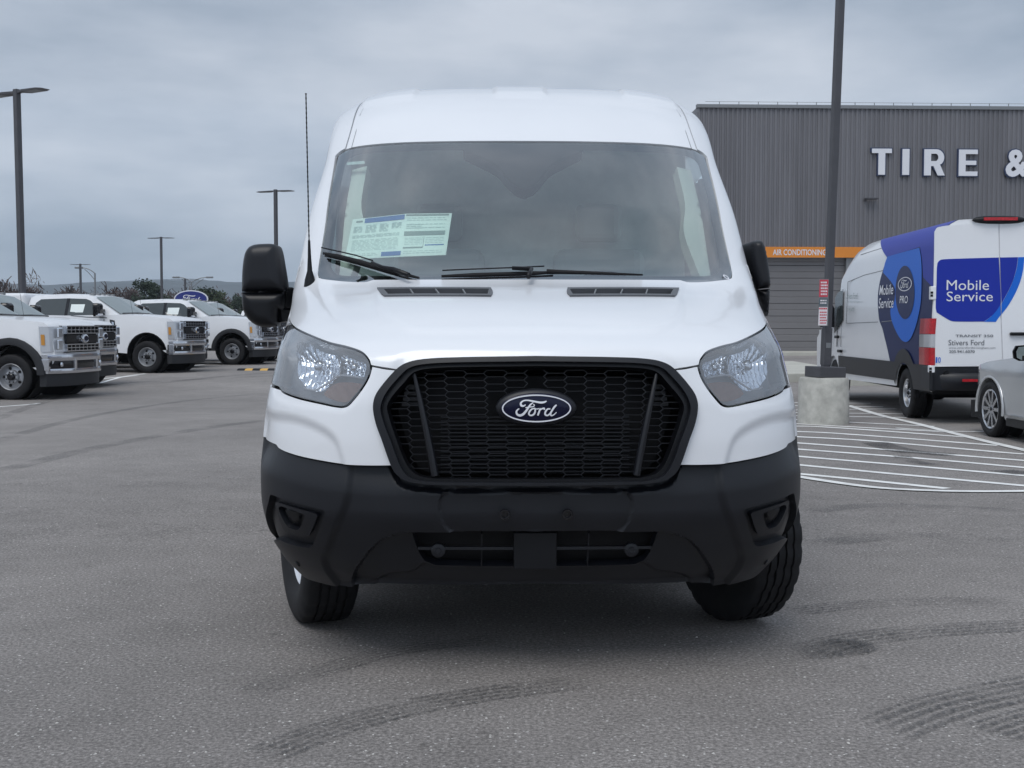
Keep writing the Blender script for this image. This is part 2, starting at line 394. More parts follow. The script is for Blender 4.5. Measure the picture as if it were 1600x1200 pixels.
def siding():
    m = mat('ribbed_siding', (.165, .163, .175), .45, .1); t = m.node_tree; b = t.nodes['Principled BSDF']; L = t.links.new
    g = N(t, 'ShaderNodeTexCoord'); mp = N(t, 'ShaderNodeMapping'); mp.inputs['Scale'].default_value = (1.1, 1, .12); L(g.outputs['Object'], mp.inputs[0])
    n = N(t, 'ShaderNodeTexNoise', Scale=1.6, Detail=6, Roughness=.65); L(mp.outputs[0], n.inputs['Vector'])
    sx = N(t, 'ShaderNodeSeparateXYZ'); L(g.outputs['Object'], sx.inputs[0]); w_ = N(t, 'ShaderNodeMath', operation='MULTIPLY'); w_.inputs[1].default_value = 1 / 1.015; L(sx.outputs[0], w_.inputs[0])
    fl = N(t, 'ShaderNodeMath', operation='FLOOR'); L(w_.outputs[0], fl.inputs[0]); wn = N(t, 'ShaderNodeTexWhiteNoise', noise_dimensions='1D'); L(fl.outputs[0], wn.inputs['W'])   # each sheet a little different
    r = N(t, 'ShaderNodeMapRange'); r.inputs[1].default_value = .3; r.inputs[2].default_value = .7; r.inputs[3].default_value = .88; r.inputs[4].default_value = 1.10; L(n.outputs[0], r.inputs[0])
    r2_ = N(t, 'ShaderNodeMapRange'); r2_.inputs[3].default_value = .93; r2_.inputs[4].default_value = 1.06; L(wn.outputs[0], r2_.inputs[0])
    mu = N(t, 'ShaderNodeMath', operation='MULTIPLY'); L(r.outputs[0], mu.inputs[0]); L(r2_.outputs[0], mu.inputs[1]); v = N(t, 'ShaderNodeVectorMath', operation='SCALE'); v.inputs[0].default_value = (.165, .163, .175); L(mu.outputs[0], v.inputs['Scale']); L(v.outputs[0], b.inputs['Base Color']); return m
M['siding'] = siding()
def trackmat(name, dark, dens, ribs=5, tread=True):
    """rubber left on the asphalt: ribs of tread, broken up by the stones (UV: x along in metres, y across; End: 0..1 along)"""
    m = bpy.data.materials.new(name); m.use_nodes = True; t = m.node_tree; b = t.nodes['Principled BSDF']; L = t.links.new
    b.inputs['Base Color'].default_value = (dark, dark, dark * 1.03, 1); b.inputs['Roughness'].default_value = .7
    uv = N(t, 'ShaderNodeUVMap', uv_map='UVMap'); en = N(t, 'ShaderNodeUVMap', uv_map='End'); s = N(t, 'ShaderNodeSeparateXYZ'); L(uv.outputs[0], s.inputs[0]); e_ = N(t, 'ShaderNodeSeparateXYZ'); L(en.outputs[0], e_.inputs[0])
    g = N(t, 'ShaderNodeNewGeometry')
    def noise(sc_, d, r_=.6):
        n = N(t, 'ShaderNodeTexNoise', Scale=sc_, Detail=d, Roughness=r_); L(g.outputs['Position'], n.inputs['Vector']); return n.outputs[0]
    def math_(op, a, c=None, k=None):
        q = N(t, 'ShaderNodeMath', operation=op); L(a, q.inputs[0])
        if c is not None: L(c, q.inputs[1])
        elif k is not None: q.inputs[1].default_value = k
        return q.outputs[0]
    def fade(src, a, b_):
        r = N(t, 'ShaderNodeMapRange'); r.interpolation_type = 'SMOOTHSTEP'; r.inputs[1].default_value = a; r.inputs[2].default_value = b_; L(src, r.inputs[0]); return r.outputs[0]
    mu = lambda a, c: math_('MULTIPLY', a, c)
    e = mu(mu(fade(s.outputs[1], 0, .07), fade(s.outputs[1], 1, .93)), mu(fade(e_.outputs[0], 0, .12), fade(e_.outputs[0], 1, .85)))
    k = mu(fade(noise(80, 3, .7), .36, .60), fade(noise(1.7, 3), .30, .58))
    if tread:
        ang = math_('MULTIPLY', s.outputs[1], k=6.2832 * ribs); rib = fade(math_('SINE', ang), -.75, .1)
        along = math_('SINE', math_('ADD', math_('MULTIPLY', s.outputs[0], k=125.0), math_('MULTIPLY', s.outputs[1], k=22.0))); blk = N(t, 'ShaderNodeMapRange'); blk.inputs[1].default_value = -.7; blk.inputs[2].default_value = .0; blk.inputs[3].default_value = .7; L(along, blk.inputs[0])
        k = mu(k, mu(rib, blk.outputs[0]))
    L(math_('MULTIPLY', mu(e, k), k=dens), b.inputs['Alpha']); return m
M['track'] = trackmat('tyre_track', .07, .62)
M['stain'] = trackmat('oil_stain', .05, .85, tread=False)
M['faint'] = trackmat('faint_track', .10, .34, tread=False)
ys = [-60, -20, -5] + list(np.arange(0, 34, .25)) + [40, 60, 100, 200, 500, 1500, 6000]; xs = [-6000, -600, -100, -30, 0, 30, 100, 600, 6000]
V = [(x, y, gz(y)) for y in ys for x in xs]; n = len(xs)
Fc = [(j * n + i, j * n + i + 1, (j + 1) * n + i + 1, (j + 1) * n + i) for j in range(len(ys) - 1) for i in range(n - 1)]
struct(mesh('asphalt_ground', V, Fc, M['asphalt'], None, True))
# ------------------------------------------------------------------ painted lines, marks, kerbs
def ribbon(name, pts, wd, m, dz=.004, sub=6, taper=False, parent=None, wpx=None):
    """strip on the ground along picture-traced points; wd in metres"""
    c = [gnd(p[0], p[1]) for p in pts]; q = catmull([(a.x, a.y) for a in c], False, sub); V = []; n = len(q); uv = []; cum = np.concatenate([[0], np.cumsum(np.linalg.norm(np.diff(q, axis=0), axis=1))])
    for i, p in enumerate(q):
        d = q[min(i + 1, n - 1)] - q[max(i - 1, 0)]; d = d / np.linalg.norm(d); w_ = wd if not isinstance(wd, (list, tuple)) else np.interp(i / (n - 1), np.linspace(0, 1, len(wd)), wd)
        s = np.array([-d[1], d[0]]) * w_ / 2
        for k in (1, -1): a = p + s * k; V.append((a[0], a[1], gz(a[1]) + dz)); uv.append((cum[i], .5 - k / 2, i / (n - 1)))
    Fc = [(2 * i, 2 * i + 1, 2 * i + 3, 2 * i + 2) for i in range(n - 1)]
    o = mesh(name, V, Fc, m, parent); u = o.data.uv_layers.new(name='UVMap'); u2 = o.data.uv_layers.new(name='End')
    for p in o.data.polygons:
        if p.normal.z < 0: p.flip()
    for l in o.data.loops: u.data[l.index].uv = uv[l.vertex_index][:2]; u2.data[l.index].uv = (uv[l.vertex_index][2], 0)
    return struct(o)
HATCH = [((1240, 645), (1420, 647)), ((1240, 641), (1400, 639)), ((1225, 649.5), (1430, 653)), ((1225, 655), (1460, 666.5)), ((1225, 661.5), (1490, 676)),
         ((1220, 666), (1280, 667), (1520, 684)), ((1220, 673.5), (1300, 677), (1560, 696.5)), ((1220, 681.5), (1350, 688.5), (1600, 710)), ((1220, 690.5), (1400, 704), (1640, 723)), ((1225, 700.5), (1430, 716), (1640, 734.5)),
         ((1230, 712), (1420, 728), (1640, 747)), ((1230, 725), (1430, 744), (1640, 763)), ((1235, 739.5), (1350, 750.5), (1480, 764)), ((1225, 634), (1380, 636)), ((1225, 629), (1360, 630.5))]
for i, h_ in enumerate(HATCH): ribbon('hatch_line', h_, .115 if i > 4 else .10, M['line'], .004)
ribbon('border_line', [(1225, 742), (1290, 752.5), (1370, 763), (1450, 767.5), (1530, 769), (1640, 768)], .11, M['line'], .008)
ribbon('border_line', [(1325, 634), (1380, 650.5), (1430, 662), (1480, 675), (1540, 690), (1600, 704), (1660, 719)], .12, M['line'], .008)
ribbon('stall_line', [(1400, 669), (1480, 674), (1560, 674.5), (1600, 674)], .08, M['line'], .004)
# stall lines of the lot on the left
for h_ in (((152, 600), (192, 589), (228, 584)), ((120, 596), (200, 588)), ((128, 590), (170, 583)), ((-60, 640), (50, 632), (60, 630)), ((150, 593), (215, 587)), ((300, 572), (345, 566))):
    ribbon('stall_line', h_, .10, M['line'], .004)
for pts, wd in ([[(385, 1088), (440, 1066), (520, 1045), (600, 1022), (690, 1008), (800, 1000)], .15], [[(395, 1190), (500, 1147), (620, 1112), (760, 1086), (940, 1064)], .17], [[(1240, 1030), (1300, 1008), (1400, 992), (1500, 984), (1660, 976)], .20],
                [[(1230, 958), (1320, 948), (1420, 942), (1600, 938)], .16], [[(1365, 1150), (1470, 1108), (1560, 1086), (1700, 1060)], .24], [[(1540, 1150), (1620, 1125), (1720, 1100)], .2]):
    ribbon('tyre_mark', pts, wd, M['track'], .004, 10)
ribbon('oil_stain', [(1215, 1024), (1270, 1018), (1330, 1012), (1370, 1008)], [.16, .24, .22, .1], M['stain'], .008, 10)
for pts, wd in ([[(-40, 668), (80, 625), (180, 600), (330, 592), (480, 585)], .22], [[(-40, 700), (120, 655), (280, 628), (440, 612)], .2], [[(240, 600), (330, 590), (450, 581)], .3], [[(-40, 745), (150, 700), (330, 668), (430, 655)], .25],
                [[(1255, 800), (1380, 790), (1620, 800)], .22], [[(1270, 850), (1420, 838), (1640, 846)], .22]):
    ribbon('faint_tyre_mark', pts, wd, M['faint'], .004, 10)
for pts, wd in ([[(1360, 690), (1420, 706), (1500, 712)], .35], [[(1405, 712), (1430, 722), (1460, 727)], .18], [[(1560, 735), (1610, 742)], .3]): ribbon('oil_stain', pts, wd, M['stain'], .0065, 8)
rr = random.Random(21); V = []; Fc = []
for _ in range(900):        # loose grit on the asphalt
    y = 3.3 + 14 * rr.random()**1.8; x = rr.uniform(-.46, .46) * y; s = rr.uniform(.0022, .0052); b = len(V); a = rr.uniform(0, 6.28)
    V += [(x + s * math.cos(a + k * 1.57) * rr.uniform(.7, 1.5), y + s * math.sin(a + k * 1.57), gz(y) + .001) for k in range(4)] + [(x, y, gz(y) + s * .9)]; Fc += [(b + k, b + (k + 1) % 4, b + 4) for k in range(4)]
stuff(tag(mesh('loose_grit', V, Fc, mat('pale_grit', (.55, .53, .50), .9)), 'loose pale grit scattered over the asphalt', 'grit'))
def slab(name, pts, h, m, b=.02):
    c = [gnd(*p) for p in pts]; n = len(c); z0 = min(gz(a.y) for a in c) - .05; z1 = max(gz(a.y) for a in c) + h
    o = mesh(name, [(a.x, a.y, z1) for a in c] + [(a.x, a.y, z0) for a in c], [tuple(range(n))] + [(i, (i + 1) % n, n + (i + 1) % n, n + i) for i in range(n)], m); fixn(o); bevel(o, b); return struct(o)
slab('pavement_island', [(1120, 601), (1262, 596.5), (1330, 603), (1460, 600), (1460, 588), (1290, 580), (1240, 571), (1120, 571)], .13, M['pavement'])

# ------------------------------------------------------------------ service building
BY, BX = 50.0, 7.78; BA = R(2.2)
def bpt(px, py, dy=0):      # picture point on the (slightly turned) facade plane -> local facade coordinates
    d = ray(px, py); t = math.tan(BA)
    k = (BY + t * (0 - BX)) / (d[1] - t * d[0]); X = d[0] * k; return (X - BX) / math.cos(BA), CH + d[2] * k
bl_ = thing('service_building', 'grey corrugated metal garage with tall white wall letters and an orange band over its door', 'building', (BX, BY, 0), BA)
RT = bpt(1088, 163)[1]; OT, OB = bpt(1250, 386)[1], bpt(1250, 402.5)[1]; DX1 = bpt(1322, 450)[0]; DX0 = DX1 - 6.4; XE = 34.
def corr(name, x0, x1, z0, z1, y, par, pitch=.203, dep=.04):
    V = []; x = x0; k = 0; 
    xs_ = []
    while x < x1:
        for f, d in ((0, 0), (.42, 0), (.55, dep), (.87, dep)): xs_.append((x + f * pitch, d))
        x += pitch
    for xx, d in xs_: V += [(xx, y + d, z0), (xx, y + d, z1)]
    return mesh(name, V, [(2 * i, 2 * i + 2, 2 * i + 3, 2 * i + 1) for i in range(len(xs_) - 1)], M['siding'], par)
corr('wall', 0, XE, OT - .01, RT - .12, 0, bl_); MB().box(DX0 - .4, DX1 + .4, 0, .2, OB, OT - .02).build('door_lintel', M['galv'], bl_); corr('wall', DX1 + .35, XE, 0, OT - .01, 0, bl_); corr('wall', 0, DX0 - .35, 0, OT - .01, 0, bl_)
b = MB(); b.box(-.02, 0, 0.02, 30, 0, RT - .1); b.build('side_wall', M['siding'], bl_)
b = MB(); b.box(0, XE, .06, .3, 0, .05); b.box(DX0 - .35, DX0, .02, .5, 0, OB); b.box(DX1, DX1 + .35, .02, .5, 0, OB); b.build('door_jamb', M['galv'], bl_)
b = MB(); b.box(-.06, XE, -.08, .2, RT - .14, RT); b.build('coping', M['galv'], bl_)
b = MB(); b.box(0, XE, .1, 30, RT - .5, RT - .3); b.build('roof', M['galv'], bl_)
ob = MB().box(-.02, bpt(1349, 392)[0] + 1.2, -.10, -.01, OB, OT).build('orange_band', M['orange'], bl_)
a0_, b0_ = bpt(1206.5, 399); a1_, b1_ = bpt(1290, 390)
text_fit('band_lettering', 'AIR CONDITIONING', M['letterwhite'], ob, lambda a, b, c: (a0_ + (a1_ - a0_) * a, -.106, b0_ + (b1_ - b0_) * b), .015)
gd = bpy.data.objects.new('garage_door', None); link(gd, bl_)
M['door'] = mat('door_steel', (.17, .165, .17), .45, .1, var=(.6, .06))
zz = 0; k = 0
while zz < OB:      # ribbed sections
    z1 = min(zz + .535, OB)
    c_ = MB(); P = [(DX0, .22, zz + .012), (DX0, .22, z1 * .5 + zz * .5 - .02), (DX0, .235, z1 * .5 + zz * .5), (DX0, .22, z1 * .5 + zz * .5 + .02), (DX0, .22, z1 - .012), (DX0, .25, z1)]
    c_.add(P + [(DX1, y, z) for _, y, z in P], [(i, 6 + i, 7 + i, i + 1) for i in range(5)]); c_.build('door_section', M['door'], gd); zz = z1
b = MB().box(DX0, DX1, .26, .3, 0, OB); b.build('door_backing', M['void'], gd)
# channel letters
def letter(ch, x0, x1, y0, y1, poly=None, holes=()):
    a, d = bpt(x0, y1), bpt(x1, y0); fx = lambda p: a[0] + (d[0] - a[0]) * p[0]; fz = lambda p: a[1] + (d[1] - a[1]) * p[1]
    if poly is not None:
        for nm, yy, th, mm, gr in (('letter_side', -.10, .10, M['letternavy'], .0), ('letter_face', -.13, .03, M['letterwhite'], 0)):
            V2, T = triang(np.array([(fx(p), fz(p)) for p in poly]), [np.array([(fx(p), fz(p)) for p in h_]) for h_ in holes], 9)
            if nm == 'letter_side':
                c_ = V2.mean(0); V2 = V2 + np.sign(V2 - c_) * .045
            n = len(V2); V = [(x, yy, z) for x, z in V2] + [(x, yy + th, z) for x, z in V2]
            o = mesh(nm, V, [tuple(map(int, f)) for f in T] + [(int(j), int(i), int(i) + n, int(j) + n) for i, j in border(T)], mm, None)
            yield o
    else:
        for nm, yy, sc_, mm in (('letter_side', -.10, .05, M['letternavy']), ('letter_face', -.13, 0, M['letterwhite'])):
            o = text_fit(nm, ch, mm, None, lambda q, r_, c: (a[0] - sc_ + (d[0] - a[0] + 2 * sc_) * q, yy + c, a[1] - sc_ + (d[1] - a[1] + 2 * sc_) * r_), .03, .03); yield o
arc = lambda cx, cy, rx, ry, a0, a1, n=9: [(cx + rx * math.cos(R(a0 + (a1 - a0) * i / n)), cy + ry * math.sin(R(a0 + (a1 - a0) * i / n))) for i in range(n + 1)]
LT = [('T', 1360.5, 1392, 233, 273.5, [(0, 1), (0, .83), (.33, .83), (.33, 0), (.67, 0), (.67, .83), (1, .83), (1, 1)], ()),
      ('I', 1408, 1419.5, 233.5, 273.8, [(0, 0), (1, 0), (1, 1), (0, 1)], ()),
      ('R', 1442, 1475, 234, 274.6, [(0, 0), (.33, 0), (.33, .36), (.45, .36), (.66, 0), (1, 0), (.76, .42)] + arc(.58, .68, .38, .32, -48, 90) + [(0, 1)], ([(.33, .55), (.33, .83)] + arc(.55, .69, .13, .14, 90, -90),)),
      ('E', 1496, 1526, 234.5, 275.4, [(0, 0), (1, 0), (1, .17), (.36, .17), (.36, .42), (.93, .42), (.93, .58), (.36, .58), (.36, .83), (1, .83), (1, 1), (0, 1)], ()),
      ('&', 1568.5, 1606, 234.5, 277, None, ())]
for ch, x0, x1, y0, y1, pl, hl in LT:
    os_ = list(letter(ch, x0, x1, y0, y1, pl, hl)); par = os_[1]; par.name = 'wall_letter'; par.parent = bl_; os_[0].parent = par
# cable posts along the roof edge, wall lamp
for i in range(24):
    x = .9 + i * .82; b = MB(); b.box(x - .012, x + .012, .0, .03, RT, RT + .13); b.build('roof_post', M['galv'], bl_)
b = MB(); b.tube([(x, .015, RT + .12) for x in (.3, 10, 20)], .008, 4); b.build('roof_cable', M['galv'], bl_)
wx, wz = bpt(1351, 311); b = MB(); b.box(wx - .04, wx + .04, -.12, 0, wz - .1, wz + .02); b.box(wx - .02, wx + .50, -.30, -.05, wz - .03, wz + .03); lo_ = b.build('wall_lamp', M['darkpole'], bl_); bevel(lo_, .01)
struct(MB().box(BX - 3, BX + XE, BY - 2.6, BY + 1, -.02, .12).build('building_apron', M['pavement']))

# ------------------------------------------------------------------ lamp posts
def lamp_post(x, y, zt, wd, heads, label, base=0, rz=0, tilt=0, spread=.55, z0=0):
    t = thing('lamp_post', label, 'lamp post', (x, y, z0), rz, 'lamp posts of the car park'); t.rotation_euler = (0, tilt, rz)
    b = MB(); b.box(-wd / 2, wd / 2, -wd / 2, wd / 2, base, zt); bevel(b.build('pole', M['darkpole'], t), wd * .12)
    for s in heads:
        L = spread * 2.0; hd = bpy.data.objects.new('lamp_head', None); link(hd, t); hd.location = (0, 0, zt)
        V = []
        for f, hw, z0_, z1_ in ((.0, .06, -.13, -.06), (.16, .07, -.12, -.055), (.34, .20, -.13, -.075), (.85, .22, -.125, -.09), (1.0, .15, -.12, -.105)):
            V += [(s * f * L, -hw, z0_), (s * f * L, hw, z0_), (s * f * L, hw, z1_), (s * f * L, -hw, z1_)]
        Fc = [(0, 1, 2, 3), (16, 19, 18, 17)] + [(4 * i + j, 4 * i + (j + 1) % 4, 4 * i + 4 + (j + 1) % 4, 4 * i + 4 + j) for i in range(4) for j in range(4)]
        fixn(mesh('lamp_housing', V, Fc, M['darkpole'], hd)); mesh('lamp_panel', [(s * .42 * L, -.17, -.134), (s * .42 * L, .17, -.134), (s * .82 * L, .18, -.13), (s * .82 * L, -.18, -.13)], [(0, 1, 2, 3)], M['galv'], hd)
    return t
def far_post(px, ytop, Y, wd, heads, label, **k):
    p = at(px, 500, Y); lamp_post(p.x, Y, at(px, ytop, Y).z, wd, heads, label, **k)
far_post(36.5, 139, 36, .17, (-1, 1), 'tall twin-headed lamp post at the far left, the nearest on that side', rz=R(-28), tilt=R(-.6), spread=.62)
far_post(432.5, 296, 64, .17, (-1, 1), 'twin-headed lamp post rising behind the big van\'s left mirror', rz=R(-20), spread=.55)
far_post(253.5, 370, 98, .17, (-1, 1), 'twin-headed lamp post with a small box halfway up, right of the round pine', rz=R(-12), spread=.58)
far_post(127, 412, 140, .22, (-1, 1), 'small far lamp post right beside a curved road light', rz=R(-5), spread=.62)
far_post(290, 435, 150, .22, (-1, 1), 'small far lamp post standing right behind the blue oval sign', rz=R(-5), spread=.9)
pb = gnd(1286, 640); PY = 16.15; PX = at(1287, 600, PY).x; pz = gz(PY)
post = lamp_post(PX, PY, 9.6, .098, (-1, 1), 'dark square lamp post on a round concrete base with red and white notices', base=.66, rz=R(16), tilt=R(1.75), spread=.5, z0=pz)
b = MB(); b.box(-.20, .20, -.20, .20, .63, .775); bevel(b.build('base_cover', M['darkpole'], post), .008)
b = MB(); b.box(-.053, .053, -.0535, .0535, .80, 1.30); b.build('hand_hole_cover', M['darkpole'], post)
b = MB(); b.box(-.035, .035, -.056, -.053, 1.03, 1.10); b.build('id_plate', M['galv'], post)
cbt = tag(fixn(MB().lathe([(-.05, .001), (-.05, .345), (.60, .335), (.628, .315), (.632, .001)], 48, 'z').build('concrete_base', M['concrete'], None, 35)), 'round stained concrete base under the dark lamp post by the hatched lines', 'pole base'); cbt.location = (PX, PY, pz)
# notices on the post, on a small bracket to its left
sg = thing('parking_sign', 'narrow red and white notice board strapped to the left of the dark lamp post', 'sign', (0, 0, 0))
SY = PY - .14
def sp3(px, py, d=0): return at(px, py, SY - d)
def brd(name, x0, x1, y0, y1, m, par, d=0, th=.006):
    q = [sp3(x0 + .0, y0, d), sp3(x1, y0, d), sp3(x1 - 1.2, y1, d), sp3(x0 - 1.2, y1, d)]; V = q + [p + Vector((0, th, 0)) for p in q]
    return fixn(mesh(name, V, [(0, 1, 2, 3), (7, 6, 5, 4), (0, 4, 5, 1), (1, 5, 6, 2), (2, 6, 7, 3), (3, 7, 4, 0)], m, par))
brd('backing_board', 1280.5, 1295, 436, 509, M['galv'], sg, 0, .01)
s1 = brd('notice', 1281, 1294.5, 437, 464, M['signred'], sg, .004); s2 = brd('notice', 1280.2, 1293.7, 466, 478, M['signdark'], sg, .004); s3 = brd('notice', 1279.6, 1293, 480, 508.5, M['signwhite'], sg, .004)
for (x0, x1, y0, y1, par, m) in [(1282.5, 1293, 440 + 4.6 * i, 442.6 + 4.6 * i, s1, M['signwhite']) for i in range(5)] + [(1281.8, 1292, 468.5 + 4 * i, 470.6 + 4 * i, s2, M['signwhite']) for i in range(2)] + [(1281, 1291.8, 487 + 4.2 * i, 488.8 + 4.2 * i, s3, M['signred']) for i in range(5)] + [(1280, 1292.6, 481, 483.4, s3, M['signred'])]:
    rr = random.Random(int(y0 * 7)); x = x0
    b = MB()
    while x < x1 - .8:
        l = min(rr.uniform(1.0, 2.8), x1 - x); q = [sp3(x, y0, .0065), sp3(x + l, y0, .0065), sp3(x + l, y1, .0065), sp3(x, y1, .0065)]; b.add(q, [(0, 1, 2, 3)]); x += l + .5
    b.build('print_line', m, par)

# ------------------------------------------------------------------ the big white van facing the camera
VX, VY, VA = .080, 3.90, .018
van = thing('cargo_van', 'large white van facing the camera, black grille and bumper, paper sticker in its windscreen', 'van', (VX, VY, 0), VA)
vc, vs = math.cos(VA), math.sin(VA)
def v2w(P):
    P = np.asarray(P, float); return np.stack([VX + P[..., 0] * vc - P[..., 1] * vs, VY + P[..., 0] * vs + P[..., 1] * vc, P[..., 2]], -1)
def w2v(P):
    x, y = P[0] - VX, P[1] - VY; return Vector((x * vc + y * vs, -x * vs + y * vc, P[2]))
def vplane(px, py, v):     # picture ray meets the van's cross plane at v
    o = w2v(Vector((0, 0, CH))); d = w2v(Vector((0, 0, CH)) + Vector(ray(px, py))) - o
    return o + d * ((v - o[1]) / d[1])
KN = np.array([  # v along, w up (centre line), half width, corner set-back, corner drop, exponent
 (.16, .285, .900, .50, -.02, 3.2), (.10, .36, .945, .50, -.02, 3.2), (.05, .46, .978, .50, 0, 3.2), (.0, .60, .997, .50, 0, 3.2),
 (.0, .70, 1.0, .51, 0, 3.2), (.0, .80, .992, .51, 0, 3.2), (.005, .94, .975, .51, 0, 3.1), (.025, 1.04, .957, .51, 0, 3.0),
 (.045, 1.106, .945, .50, .012, 2.95), (.10, 1.16, .945, .495, .03, 2.9), (.22, 1.215, .952, .485, .05, 2.9), (.45, 1.285, .968, .46, .06, 2.9),
 (.70, 1.345, .988, .425, .052, 2.9), (.92, 1.397, 1.008, .39, .022, 2.8), (.98, 1.43, 1.010, .385, .018, 2.75), (1.30, 1.745, .99, .35, .02, 2.6),
 (1.68, 2.083, .955, .32, .03, 2.7), (1.95, 2.29, .960, .27, .10, 3.2), (2.2, 2.405, .972, .20, .16, 3.6), (2.4, 2.462, .985, .12, .21, 3.8),
 (2.7, 2.505, 1.0, .05, .25, 3.8), (3.2, 2.525, 1.01, 0, .27, 3.8), (5.9, 2.52, 1.01, 0, .27, 3.8)])
TT = np.concatenate([[0], np.cumsum(np.hypot(np.diff(KN[:, 0]), np.diff(KN[:, 1])))])
def pchip(x, y):
    h = np.diff(x); dl = np.diff(y) / h; d = np.zeros(len(x))
    for i in range(1, len(x) - 1):
        if dl[i - 1] * dl[i] > 0:
            a, b = 2 * h[i] + h[i - 1], h[i] + 2 * h[i - 1]; d[i] = (a + b) / (a / dl[i - 1] + b / dl[i])
    d[0], d[-1] = dl[0], dl[-1]
    def f(q):
        q = np.asarray(q, float); i = np.clip(np.searchsorted(x, q) - 1, 0, len(h) - 1); t = (q - x[i]) / h[i]
        return (2*t**3 - 3*t**2 + 1) * y[i] + (t**3 - 2*t**2 + t) * h[i] * d[i] + (-2*t**3 + 3*t**2) * y[i + 1] + (t**3 - t**2) * h[i] * d[i + 1]
    return f
fv, fw, fU, fL, fK, fp = [pchip(TT, KN[:, i]) for i in range(6)]
def S(psi, t):
    s = np.sin(psi); g = 1 - np.sqrt(np.clip(1 - np.abs(s)**fp(t), 0, 1))
    return np.stack([fU(t) * s, fv(t) + fL(t) * g, fw(t) - fK(t) * g], -1)
def Snorm(psi, t):   # outward
    e = 1e-3; psi = np.clip(psi, -R(88.5), R(88.5))
    a = S(psi + e, t) - S(psi - e, t); b = S(psi, t + e) - S(psi, t - e); n = np.cross(a, b)
    return n / (np.linalg.norm(n, axis=-1, keepdims=True) + 1e-12)
def t_of_v(v): q = np.linspace(0, TT[-1], 4000); return float(q[np.argmin(np.abs(fv(q) - v) + (q < TT[4]) * 9)])
TMAX = t_of_v(2.36)
_ps = -np.sin(np.linspace(0, math.pi / 2, 260)) * R(89.9); _ts = np.linspace(0, TMAX, 700)
_gp, _gt = np.meshgrid(_ps, _ts); _gq = project(v2w(S(_gp, _gt)))
def inv(px, py):
    d = (_gq[..., 0] - px)**2 + (_gq[..., 1] - py)**2; i = np.unravel_index(np.argmin(d), d.shape)
    p, t = _gp[i], _gt[i]
    for _ in range(6):
        q = project(v2w(S(p, t))); e = 1e-4
        a = (project(v2w(S(p + e, t))) - q) / e; b = (project(v2w(S(p, t + e))) - q) / e
        D = a[0] * b[1] - a[1] * b[0]; r = np.array([px, py]) - q
        if abs(D) < 3e4: break
        dp, dt = (r[0] * b[1] - r[1] * b[0]) / D, (a[0] * r[1] - a[1] * r[0]) / D
        p2, t2 = p + np.clip(dp, -.05, .05), t + np.clip(dt, -.05, .05)
        if p2 < -R(89.9) or p2 > .35 or t2 < 0 or t2 > TMAX: break
        p, t = p2, t2
    return float(p), float(t)
def sp(px, py, off=0, mir=False):    # point on the body skin seen at a picture point; off > 0 is inside
    p, t = inv(px, py); P = S(p, t) - Snorm(p, t) * off
    return Vector((-P[0] if mir else P[0], P[1], P[2]))
def path(pts, closed=True, sub=5):
    q = []
    for a in pts:
        c = (1,) if (len(a) == 3 and a[0] != 'p' and a[2] == 1) or (a[0] == 'p' and len(a) == 4) else ()
        b = (R(a[1]), a[2]) if a[0] == 'p' else inv(a[0], a[1]); q.append((*b, *c))
    return catmull(q, closed, sub)
def half(pts, sub=5):               # left half from the centre line round to the centre line -> whole outline
    a = path(pts, False, sub); a[0, 0] = a[-1, 0] = 0; b = a[1:-1][::-1] * [-1, 1]
    return np.concatenate([a, b])
def prep(feats):
    out = []
    for (kind, pts, depth, bv) in feats: out.append((half(pts) if kind == 'c' else path(pts), depth, bv))
    return out
def body_fn(feats=(), off=0, extra=None, mir=False):
    fs = prep(feats)
    def fn(V2):
        p, t = V2[:, 0], V2[:, 1]; Q = np.stack([-np.abs(p), t], -1); d = np.full(len(p), float(off))
        for poly, dep, bv in fs:
            x = np.clip((sdf(Q, poly) + bv / 2) / bv, 0, 1); d += dep * x * x * (3 - 2 * x)
        if extra: d += extra(Q)
        n = Snorm(p, t); P = S(p, t) - n * d[:, None]; n = -n
        if mir: P = P * [-1, 1, 1]; n = n * [-1, 1, 1]
        return P, n
    return fn
def panel(name, pts, m, kind='c', off=0, th=.012, h=.02, holes=(), pholes=(), feats=(), extra=None, parent=None, shrink=0, back=False, sm=40):
    parent = parent or van
    if kind == 'c':
        o = half(pts); hs = [half(q) for q in holes]
        for q in pholes: a = path(q); hs += [a, a * [-1, 1]]
        V2, T = triang(o, hs, h)
        return sheet(name, V2, T, body_fn(feats, off, extra), m, parent, th, back=back, smooth=sm)
    o = path(pts); hs = [path(q) for q in holes]; V2, T = triang(o, hs, h); out = []
    pr = parent if isinstance(parent, (list, tuple)) else (parent, parent)
    for k, mir in enumerate((False, True)): out.append(sheet(name, V2, T, body_fn(feats, off, extra, mir), m, pr[k], th, flip=mir, smooth=sm, back=back))
    return out
tend = TT[-1]
